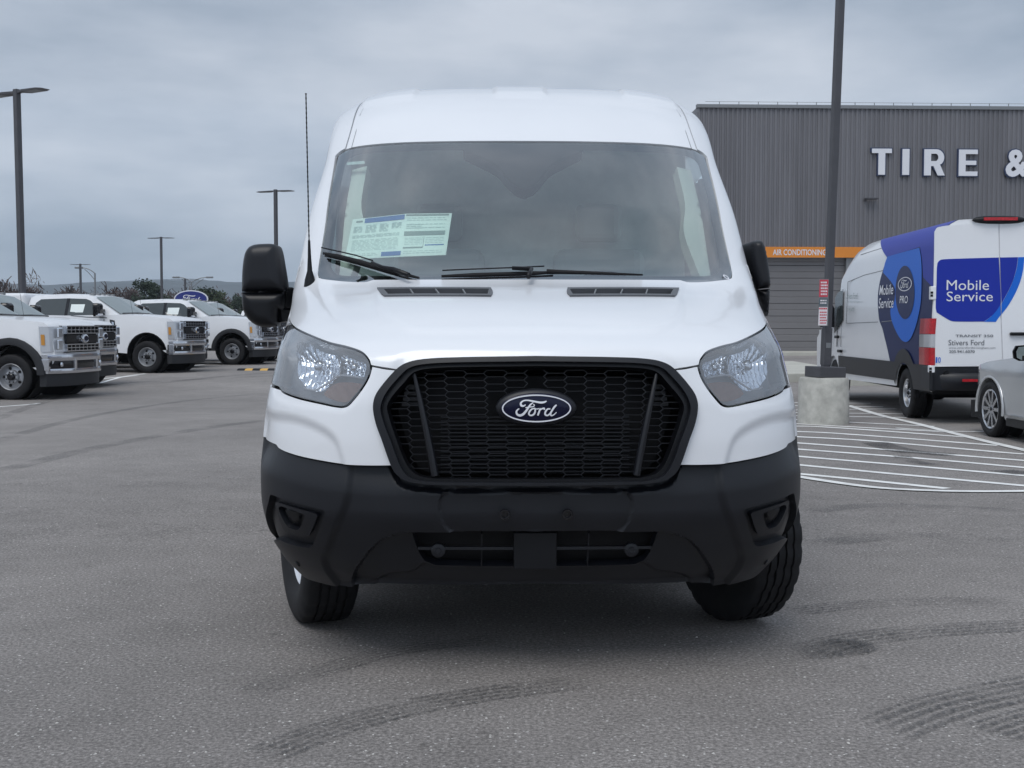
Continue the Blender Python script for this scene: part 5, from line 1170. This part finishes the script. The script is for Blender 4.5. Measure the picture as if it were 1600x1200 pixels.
# corner + wrap on the side
W4 = lambda *P: [(1360 + p[0] / 4.618, 340 + p[1] / 4.618, *p[2:]) if p[0] != 'q' else p for p in P]
wr_ = sidepatch('side_wrap', W4((222, 108, 1), (205, 140, 1), (190, 160, 1), (178, 128, 1), (150, 190), (120, 280), (95, 370), (70, 460), (56, 560), (57, 660), (66, 740), (88, 800), (105, 870), (127, 960), (148, 1057, 1), (330, 1058, 1), ('q', .0, .37, 1), ('q', .0, 1.5), ('q', .0, 2.52, 1), (340, 68)), M['navy'], sv, .004, .07)
sidepatch('wrap_band', W4((221, 110, 1), (206, 142, 1), (191, 164, 1), (178, 134, 1), (150, 195), (121, 284, 1), (362, 212, 1), (376, 300), (384, 430, 1), ('q', .0, 1.42, 1), ('q', .0, 2.0), ('q', .0, 2.52, 1), (340, 70)), M['blue'], sv, .008, .07).parent = wr_
sidepatch('wrap_band', W4((128, 282, 1), (240, 250), (360, 218, 1), (372, 300), (376, 400), (370, 600), (345, 740), (320, 820), (290, 880), (255, 897), (215, 865), (165, 760), (150, 690), (152, 655), (178, 605), (184, 530), (165, 478), (96, 396, 1), (110, 330)), M['bright'], sv, .012, .07).parent = wr_
sidepatch('wrap_ellipse', W4(*[(257 + 69 * math.cos(a), 540 + 192 * math.sin(a)) for a in np.linspace(0, 2 * math.pi, 17)[:-1]]), M['navy'], sv, .016, .07).parent = wr_  # navy ellipse printed inside the bright blue shape
def sidetext(s, x0, x1, y0, y1, m, bold=.02, dy=0):
    # corners on the flank; the far end of the word is to the left
    a, b, c = left(x0, y1, .022), left(x1, y1 + dy, .022), left(x0, y0, .022)
    def fn(u, v, w_): y = a.y + (b.y - a.y) * u; z = a.z + (b.z - a.z) * u + (c.z - a.z) * v; return (-(shw(z) + .022), y, z)
    return text_fit('wrap_lettering', s, m, wr_, fn, bold)
sidetext('Mobile', 1376, 1397.5, 446, 461.5, M['letterwhite'], .006, -1.5); sidetext('Service', 1375, 1398, 466, 482, M['letterwhite'], .006, -1)
sidetext('PRO', 1408, 1420.5, 462.5, 474, M['letterwhite'], .008)
sidetext('Stivers Ford', 1324.5, 1341.5, 458, 467, M['printgrey'], .0); sidetext('www.stiversfordbirmingham.com', 1325, 1350, 470.5, 473.5, M['printgrey'], .0); sidetext('205.941.6070', 1324.5, 1336, 481, 486.5, M['printgrey'], .0)
lc = left(1416, 444, .018); lx = left(1427, 444, .018).y - lc.y; lz = left(1416, 433, .018).z - lc.z
def sring(rx, rz, r2x, r2z, off, m, n=40):
    V = [(-(shw(lc.z) + off), lc.y + q * math.cos(a), lc.z + w_ * math.sin(a)) for q, w_ in ((rx, rz), (r2x, r2z)) for a in np.linspace(0, 2 * math.pi, n, endpoint=False)]
    mesh('wrap_oval', V, [(k, (k + 1) % n, n + (k + 1) % n, n + k) for k in range(n)], m, wr_)
sring(abs(lx), abs(lz), abs(lx) * .9, abs(lz) * .88, .022, M['letterwhite'])
strokes(wr_, M['letterwhite'], lambda a, b, i: (-(shw(lc.z) + .023 + .0004 * i), lc.y + (a - 787) / 535 * lx, lc.z - (b - 378) / 210 * abs(lz)), 'wrap_script', .9)
# side details
def gline(pts, r=.006, m=M['galv'], nm='panel_line'): MB().tube([left(*p, 0) for p in pts], r, 4).build(nm, m, sv)
gline([(1345, 398), (1390, 384), (1440, 371)]); gline([(1326, 440), (1350, 430), (1382, 422), (1430, 414)]); gline([(1325, 440), (1322, 505), (1372, 503)]); gline([(1441, 385), (1442, 500)], .004); gline([(1317, 452), (1313, 560)]); gline([(1432, 497), (1378, 503)], .01)
sidepatch('door_window', [(1301.5, 478, 1), (1306, 466), (1311, 457), (1318, 453.5, 1), (1317.5, 500, 1), (1303, 521), (1300.5, 523, 1)], M['truckglass'], sv, .01, .1)
for p in ((1310.5, 526), (1315, 548)): q = left(*p, .03); bevel(MB().box(q.x - .03, q.x + .02, q.y - .1, q.y + .1, q.z - .03, q.z + .02).build('door_handle', M['plastic2'], sv), .01)
mp = left(1300, 505, 0); o = pillow('wing_mirror', np.array([(-1.0 - a, b_) for a, b_ in ((.04, 1.30), (.26, 1.30), (.30, 1.36), (.30, 1.66), (.26, 1.70), (.08, 1.70), (.04, 1.64))]), M['plastic2'], sv, 5.45, -.14, -.05, .05, .02)
MB().box(-1.27, -1.07, 5.38, 5.40, 1.40, 1.66).build('mirror_glass', M['truckglass'], o)
# rear: doors, lamps, prints
def rp(name, pts, m, par, y=-.012, th=.012, sub=5, h=.2, bv=0):
    q = [rear(*p[:2], y) for p in pts]; pl = catmull([(a.x, a.z, *p[2:]) for a, p in zip(q, pts)], True, sub); V2, T = triang(pl, (), h); n = len(V2)
    V = [(x, y, z) for x, z in V2] + [(x, y + th, z) for x, z in V2]; Fc = [tuple(map(int, f)) for f in T] + [(int(j), int(i), int(i) + n, int(j) + n) for i, j in border(T)]
    o = fixn(mesh(name, V, Fc, m, par));
    if bv: bevel(o, bv)
    return o
dl = rp('rear_door', [(1460.5, 362, 1), (1466, 355), (1500, 350.5), (1530, 347.5), (1559.8, 346.5, 1), (1562.5, 480), (1566, 572, 1), (1457.5, 573, 1), (1458.5, 480), (1460, 400)], M['paint_far'], sv, -.02, .02, bv=.006)
dr = rp('rear_door', [(1561.6, 346.5, 1), (1600, 346), (1640, 347), (1664, 352), (1670, 362, 1), (1672, 480), (1673, 573, 1), (1568, 572, 1), (1564.5, 480)], M['paint_far'], sv, -.02, .02, bv=.006)
rp('door_print', [(1464.8, 412), (1469, 406.5), (1476, 405), (1560.6, 402.3, 1), (1562.5, 440), (1563.4, 475), (1556, 487), (1545, 497), (1537, 502.5, 1), (1492, 502.3), (1484, 500.5), (1463.5, 488, 1), (1462.2, 480), (1463.5, 440)], M['blue'], dl, -.024, .004)
rp('door_print', [(1556, 502.9, 1), (1560, 497), (1564, 492, 1), (1563.4, 476, 1), (1555, 488), (1545, 497.5), (1537, 502.8, 1)], M['bright'], dl, -.0245, .004)
rp('door_print', [(1562.5, 402.3, 1), (1590.5, 401.8, 1), (1588, 420), (1580, 445), (1565, 474, 1)], M['blue'], dr, -.024, .004)
rp('door_print', [(1591, 401.8, 1), (1601, 401.7, 1), (1597, 430), (1588, 455), (1575, 478), (1565, 491, 1), (1565, 475, 1), (1580, 446), (1588.5, 420)], M['bright'], dr, -.0245, .004)
def rtext(s, x0, x1, y0, y1, m, par, bold=0, nm='door_lettering'):
    a, b = rear(x0, y1, -.028), rear(x1, y0, -.028); return text_fit(nm, s, m, par, lambda u, v, w_: (a.x + (b.x - a.x) * u, -.028, a.z + (b.z - a.z) * v), bold)
rtext('Mobile', 1479, 1545.5, 437.5, 453.3, M['letterwhite'], dl, .0); rtext('Service', 1479, 1551.5, 455.5, 470.8, M['letterwhite'], dl, .0)
rtext('TRANSIT 350', 1493, 1552, 522.8, 526.8, M['grey_text'], dl, .01); rtext('Stivers Ford', 1482, 1538, 531, 539.5, M['grey_text'], dl); rtext('www.stiversfordbirmingham.com', 1482.5, 1555.5, 542, 545.6, M['grey_text'], dl)
rtext('205.941.6070', 1483, 1523, 547, 551.5, M['grey_text'], dl, .01); rtext('1', 1462, 1464.6, 558, 567, M['bright'], dl, .01); rtext('0', 1465.6, 1470, 558, 567, M['bright'], dl, .01)
rp('door_lower', [(1457, 574.5, 1), (1552, 573.5, 1), (1545, 585), (1537, 609, 1), (1459, 609.5, 1)], M['plastic'], sv, -.03, .04, bv=.008)
rp('door_lower', [(1556, 573.5, 1), (1676, 574.5, 1), (1676, 609, 1), (1540, 609.5, 1), (1547, 588)], M['plastic'], sv, -.028, .04, bv=.008)
rp('lock_knob', [(1474, 583), (1478, 579), (1482, 580), (1483, 585), (1479, 588.5), (1475, 587)], M['plastic2'], sv, -.045, .02)
V = []; zs_ = [(.46, .06), (.50, .10), (.66, .12), (.70, .06)]
for x in np.linspace(-1.01, 1.01, 13):
    for z, d in zs_: V.append((x, -d + .16 * abs(x)**6, z))
fixn(mesh('rear_bumper', V + [(x, .3, z) for x in (-1.0, 1.0) for z in (.44, .80)], [(4 * i + j, 4 * i + j + 1, 4 * i + 5 + j, 4 * i + 4 + j) for i in range(12) for j in range(3)], M['plastic'], sv, True))
for s in (-1, 1):
    o = MB().box(min(s * .93, s * 1.02), max(s * .93, s * 1.02), -.03, .34, .45, .795).build('bumper_corner', M['plastic'], sv); bevel(o, .03, 3)
    rf = MB().box(min(s * .62, s * .42), max(s * .62, s * .42), -.128, -.118, .585, .62).build('reflector', M['red'], sv)
    # lamp wraps the corner: red, clear, red
    tl_ = bpy.data.objects.new('tail_lamp', None); link(tl_, sv)
    for (z0, z1, m) in ((1.22, 1.43, M['red']), (1.04, 1.215, M['clear']), (.80, 1.035, M['red'])):
        V = []
        for (x, y) in ((.955, -.02), (.975, -.035), (1.005, -.03), (1.028, .03), (1.036, .16), (1.034, .42), (.99, .44)):
            for z in (z0, z1): k = (0 if z < 1.3 else -.012) * 1; V.append((s * (x + k - .04 * max(0, .9 - z)), y, z))
        fixn(mesh('lamp_segment', V, [(2 * i, 2 * i + 1, 2 * i + 3, 2 * i + 2) for i in range(6)], m, tl_, True))
    for (z0, z1) in ((1.68, 1.86), (.70, .80)):
        o = MB().box(min(s * .955, s * 1.03), max(s * .955, s * 1.03), -.035, .05, z0, z1).build('door_hinge', M['paint_far'], sv); bevel(o, .012)
        for d in (.02, -.02): MB().box(min(s * 1.0, s * 1.034), max(s * 1.0, s * 1.034), -.04, -.034, (z0 + z1) / 2 - .03 + d, (z0 + z1) / 2 + d + .0).build('hinge_slot', M['void'], o)
q0, q1 = rear(1519, 345, -.02), rear(1600, 345, -.02); zc = rear(1560, 343.5, -.02).z
b = MB(); V = []
for f in np.linspace(-1, 1, 15): hz = .055 * math.sqrt(max(0.02, 1 - abs(f)**3)); V += [(f * .36, -.02, zc - hz), (f * .36, -.085 + .03 * f * f, zc - hz * .5), (f * .36, -.08 + .03 * f * f, zc + hz * .5), (f * .36, -.02, zc + hz)]
b.add(V, [(4 * i + j, 4 * i + 4 + j, 4 * i + 5 + j, 4 * i + 1 + j) for i in range(14) for j in range(3)]); bk = fixn(b.build('brake_light', M['plastic2'], sv, True))
bxc = rear(1561, 343, -.02).x
bk.location.x = bxc; MB().box(-.22, .22, -.09, -.06, zc - .012, zc + .028).build('brake_lens', M['red'], bk)
hd = rear(1589, 521.5, -.05); bevel(MB().box(hd.x - .09, hd.x + .16, -.07, -.02, hd.z - .025, hd.z + .02).build('door_handle', M['plastic2'], sv), .015)
MB().box(-.9, .9, .2, 6.6, .40, .62).build('underbody', M['void'], sv)
MB().lathe([(-.75, .001), (-.75, .07), (.75, .07), (.75, .001)], 12, 'x', (0, 1.2, .36)).build('axle', M['void'], sv)
for s in (-1, 1):
    for y in (1.2, 5.55):
        wheel(sv, s * .87, y, .36, 0, s, face=M['steelrim']) if False else wheel(sv, s * .87, y, .36, 0, s, face=M['silverwheel'])
    MB().lathe([(.0, .001), (.0, .42)], 20, 'x', (s * .70, 1.2, .42)).build('wheel_well', M['void'], sv)
# ------------------------------------------------------------------ silver car, nose away from the camera
CXX, CYY = 6.66, 14.2; cg = gz(CYY)
sc2 = thing('silver_car', 'silver saloon car cut by the right picture edge, nose toward the service van', 'car', (CXX, CYY, cg), R(.5))
# side outline (y forward from the front axle, z)
outc = [(.88, .30), (.93, .45), (.90, .62), (.80, .73), (.55, .82), (.1, .90), (-.5, .96), (-.95, .99), (-3.6, 1.02), (-3.85, .95), (-3.95, .55), (-3.85, .25)] + [(-2.85 - .37 * math.cos(a), .335 + .37 * math.sin(a)) for a in np.linspace(0.0, math.pi, 14)][::1] + [(-2.4, .2), (-.45, .18)] + [(-.0 - .375 * math.cos(a), .335 + .375 * math.sin(a)) for a in np.linspace(-.2, math.pi + .2, 16)] + [(.5, .26)]
def chw(y, z):
    a = .90 + .035 * math.exp(-(y / .45)**2) * (1 if z > .3 else .5); a -= .34 * max(0, z - .80)**1.25 if z > .8 else 0; a -= .10 * max(0, .5 - z)**1.5
    if y > .25: a -= .42 * ((y - .25) / .68)**2.2
    return a
V2, T = triang(np.array(outc), (), .045); n = len(V2); hwv = np.array([chw(y, z) for y, z in V2]); V = [(-q, y, z) for (y, z), q in zip(V2, hwv)] + [(q, y, z) for (y, z), q in zip(V2, hwv)]
Fc = [tuple(map(int, f)) for f in T] + [tuple(int(i) + n for i in f[::-1]) for f in T]
for i, j in border(T):
    i, j = int(i), int(j); rows = []
    for a in (i, j):
        b = len(V); q = hwv[a]; y, z = V2[a]
        for k in range(1, 7): f = -1 + 2 * k / 7; c = 1 - abs(f)**2.4; V.append((q * f, y + (.10 * c if y > .6 else 0), z + (.05 * c if z > .7 else 0)))
        rows.append([a] + list(range(b, b + 6)) + [a + n])
    for k in range(7): Fc.append((rows[0][k], rows[0][k + 1], rows[1][k + 1], rows[1][k]))
o = mesh('body', V, Fc, M['silver'], sc2); bm = bmesh.new(); bm.from_mesh(o.data); bmesh.ops.remove_doubles(bm, verts=bm.verts, dist=1e-4); bmesh.ops.recalc_face_normals(bm, faces=bm.faces); bm.to_mesh(o.data); bm.free()
o.data.polygons.foreach_set('use_smooth', [True] * len(o.data.polygons)); o.data.set_sharp_from_angle(angle=R(42))
gh = [(-.95, .97), (-1.65, 1.38), (-2.0, 1.43), (-2.8, 1.42), (-3.5, 1.05), (-3.5, .98)]; V = [(s * (.80 - .30 * max(0, z - .97)), y, z) for s in (-1, 1) for y, z in gh]; k = len(gh)
fixn(mesh('cabin', V, [tuple(range(k)), tuple(range(2 * k - 1, k - 1, -1))] + [(i, k + i, k + (i + 1) % k, (i + 1) % k) for i in range(k)], M['truckglass'], sc2))
for s in (-1, 1):
    for y in (0, -2.85):
        wheel(sc2, s * .83, y, .335, 0, s, .335, .215, .235, M['alloy'] if 'alloy' in M else M['silverwheel'], False, 10, 72)
        MB().lathe([(0, .001), (0, .38)], 20, 'x', (s * .62, y, .37)).build('wheel_well', M['void'], sc2)
        V = []; 
        for a in np.linspace(-.15, math.pi + .15, 20):
            for r_, x in ((.375, chw(0, .5) - .02), (.378, chw(0, .5) + .006), (.40, chw(0, .5) + .004), (.405, chw(0, .5) - .012)): V.append((s * x, y + r_ * math.cos(a), .335 + r_ * math.sin(a)))
        if y == 0: fixn(mesh('arch_lip', V, [(4 * i + j, 4 * i + j + 1, 4 * i + 5 + j, 4 * i + 4 + j) for i in range(19) for j in range(3)], M['silver'], sc2, True))
    MB().box(min(s * .905, s * .93), max(s * .905, s * .93), -2.4, -.5, .27, .30).build('side_trim', M['chrome'], sc2)
    MB().box(min(s * .86, s * .91), max(s * .86, s * .91), -2.4, -.44, .17, .26).build('sill', M['plastic2'], sc2)
    ml = np.array([(s * (.845 + a), .95 + b_) for a, b_ in ((0, .02), (.02, .14), (.08, .17), (.20, .16), (.23, .10), (.22, .02), (.16, -.01), (.04, -.01))][::s])
    o = pillow('wing_mirror', ml, M['gloss'], None, 0, .03, -.10, .07, .01); o.parent = sc2; o.location.y = -.98
    ml2 = (ml - ml.mean(0)) * .84 + ml.mean(0); V2, T = triang(ml2, (), .05); mesh('mirror_glass', [(x, -.035, z) for x, z in V2], [tuple(map(int, f)) for f in T], M['shield'], o)
    MB().box(min(s * .84, s * .99), max(s * .84, s * .88), -1.02, -.94, .95, 1.0).build('mirror_arm', M['gloss'], sc2)
MB().box(-.85, .85, -3.7, .75, .19, .4).build('underbody', M['void'], sc2)
# ------------------------------------------------------------------ trees, hills
def bare_tree(seed, H=9):
    rr = random.Random(seed); b = MB(); tw = MB()
    def br(p, d, L, r, lv):
        q = p + d * L; mid = p + d * L * .5 + Vector((rr.uniform(-1, 1), rr.uniform(-1, 1), rr.uniform(-.3, .3))) * L * .07
        (b if lv < 3 else tw).tube([p, mid, q], [max(q_, .05) for q_ in (r, r * .8, r * .55)], 4 if lv < 2 else 3, False)
        if lv >= 5: return
        for k in range(4 if lv < 4 else 2):
            a = rr.uniform(0, 6.28); t_ = rr.uniform(.35, .8) if lv else rr.uniform(.3, .65); s = Vector((math.cos(a), math.sin(a), 0)) * t_
            nd = (d + s + Vector((0, 0, .10))).normalized(); br(p + d * L * (1 if k == 0 else rr.uniform(.45, .95)), nd, L * rr.uniform(.58, .80), r * .55, lv + 1)
    br(Vector((0, 0, 0)), Vector((rr.uniform(-.05, .05), rr.uniform(-.05, .05), 1)).normalized(), H * .30, H * .020, 0)
    return b, tw
BT = []
for s in range(4):
    b, tw = bare_tree(s + 11); t1_ = b.build('trunk', M['bark']); t2_ = tw.build('crown', M['twig']); BT.append((t1_.data, t2_.data)); bpy.data.objects.remove(t1_); bpy.data.objects.remove(t2_)
def pine(seed):
    rr = random.Random(seed); tr = MB().tube([(0, 0, 0), (.1, 0, 4), (0, .1, 8.4)], [.28, .2, .05], 6); V = []; Fc = []
    cl = []
    for i in range(34):
        z = rr.uniform(2.4, 9.2); w_ = 2.9 * (1 - ((z - 5.2) / 4.4)**2 * .8) if z > 2.4 else 2; a = rr.uniform(0, 6.28); r_ = abs(rr.gauss(.6, .3)) * w_; cl.append((r_ * math.cos(a), r_ * math.sin(a), z, rr.uniform(.55, 1.15)))
    for (cx, cy, cz, cr) in cl:
        for _ in range(105):
            d = Vector((rr.gauss(0, 1), rr.gauss(0, 1), rr.gauss(0, .75))).normalized() * cr * rr.uniform(.55, 1.05); p = Vector((cx, cy, cz)) + d; s = rr.uniform(.09, .24)
            u = Vector((rr.gauss(0, 1), rr.gauss(0, 1), rr.gauss(0, 1))).normalized(); v = u.cross(Vector((rr.gauss(0, 1), rr.gauss(0, 1), rr.gauss(0, 1)))).normalized(); b = len(V)
            V += [p - u * s, p + v * s * .8, p + u * s, p - v * s * .8]; Fc.append((b, b + 1, b + 2, b + 3))
    return tr, V, Fc
PN = []
for s in range(3):
    tr_, V, Fc = pine(s + 5); o1 = tr_.build('trunk', M['bark']); o2 = mesh('crown', V, Fc, M['pine'] if s != 1 else M['pine2']); PN.append((o1.data, o2.data)); bpy.data.objects.remove(o1); bpy.data.objects.remove(o2)
def tree(kind, data, px, ytop, Y, label, grp, rz=0, wide=1.0, H0=9.2):
    t = thing(kind, label, 'tree', (at(px, 500, Y).x, Y, -.2), rz, grp); s = at(px, ytop, Y).z / H0; t.scale = (s * wide, s * wide, s)
    for nm, d in zip(('trunk', 'crown'), data): link(bpy.data.objects.new(nm, d), t)
G1, G2 = 'bare winter trees beyond the lot', 'green pines beyond the lot'
for i, (px, yt, Y, wd, lab) in enumerate([
    (6, 432, 150, 1.3, 'brown bare tree at the left picture edge'), (24, 427, 150, 1.1, 'brown bare tree just left of the tall lamp post'), (55, 444, 190, 1.2, 'low bare tree just right of the tall lamp post'),
    (98, 440, 170, 1.1, 'bare tree standing before the blue hills, left of the small far post'), (111, 438, 165, 1.0, 'bare tree with open crown directly left of the small far post'), (138, 444, 180, 1.1, 'low bare tree between far post and curved road light'),
    (172, 448, 190, 1.1, 'low bare tree right of the curved road light'), (186, 435, 160, 1.1, 'taller bare tree left of the round pine'), (200, 441, 165, 1.0, 'bare tree touching the round pine'),
    (262, 443, 170, 1.1, 'bare tree right of the lamp post with box'), (274, 442, 180, 1.0, 'bare tree left of the oval sign'), (352, 444, 170, 1.1, 'bare tree between the two right pines'), (366, 450, 170, 1.0, 'bare tree left of the big van mirror')]):
    tree('bare_tree', BT[i % 4], px, yt, Y, lab, G1, i * 1.3, wd * 1.25, 8.2)
for i, (px, yt, Y, wd, k, lab) in enumerate([
    (226, 430, 150, 1.05, 0, 'round dark pine left of the lamp post with box'), (318, 442, 150, 1.15, 0, 'dark pine right of the oval sign'), (338, 446, 150, 1.05, 1, 'lighter green pine right of the dark one'), (368, 449, 160, .8, 2, 'small pine next to the big van mirror'), (245, 446, 165, .8, 2, 'small dark pine behind the lamp post with box')]):
    tree('pine_tree', PN[k], px, yt, Y, lab, G2, i * 2.1, wd * 1.15, 10.2)
# scrub at the foot of the trees: one low mass
rr = random.Random(5); V = []; Fc = []
for _ in range(16000):
    px = rr.uniform(-500, 620); Y = rr.uniform(175, 215); top = 4.6 + 1.3 * math.sin(px * .045) + 1.0 * math.sin(px * .13 + 1) + (2.2 if px < 75 else 0) + rr.uniform(-.6, 1.6)
    p = Vector((at(px, 500, Y).x, Y, rr.uniform(0, max(1, top)))); s = rr.uniform(.12, .42); a = rr.uniform(0, 3.14); u = Vector((math.cos(a), math.sin(a), rr.uniform(-2, 2))); v = Vector((.5, .3, .3)); b = len(V)
    V += [p - u * s, p + v * s * .35, p + u * s, p - v * s * .35]; Fc.append((b, b + 1, b + 2, b + 3))
V = [(p[0], p[1], p[2]) for p in V]
stuff(tag(mesh('scrub', V, Fc, M['twig']), 'brown leafless scrub along the far edge of the lot', 'scrub'))
# hills
def hill(Y, base, amp, seed, name, x0, x1, n=220):
    rr = random.Random(seed); ph = [(rr.uniform(0, 6), rr.uniform(.7, 1.3)) for _ in range(9)]
    def H(px): 
        return base + amp * sum(math.sin(px * .006 * 1.75**k * ph[k][1] + ph[k][0]) / 1.45**k for k in range(9)) + 1.5 * max(0, px) / 300 * (px < 900) 
    V = []
    for i in range(n + 1):
        px = x0 + (x1 - x0) * i / n; p = at(px, H(px), Y); V += [(p.x, Y, p.z), (p.x, Y + 500, p.z * .9), (at(px, 500, Y - 500).x * 1.02, Y - 700, -2)]
    struct(mesh(name, V, [(3 * i + 2, 3 * i + 5, 3 * i + 3, 3 * i) for i in range(n)] + [(3 * i, 3 * i + 3, 3 * i + 4, 3 * i + 1) for i in range(n)], M['forest'], None, True))
hill(2600, 439, 3.2, 4, 'far_hills', -900, 1500); hill(3600, 441, 2.5, 9, 'far_hills', -900, 2600)
# ------------------------------------------------------------------ air
hz = MB().box(-3500, 3500, -300, 4400, -3, 118).build('haze', None); hz.data.materials.clear()
m = bpy.data.materials.new('haze'); m.use_nodes = True; t_ = m.node_tree; t_.nodes.clear(); o_ = N(t_, 'ShaderNodeOutputMaterial'); v_ = N(t_, 'ShaderNodeVolumePrincipled')
v_.inputs['Color'].default_value = (.78, .89, 1.0, 1); v_.inputs['Density'].default_value = .00019; t_.links.new(v_.outputs[0], o_.inputs['Volume']); hz.data.materials.append(m); stuff(hz); hz['label'] = 'thin blue winter haze over the lot'; hz['category'] = 'haze'
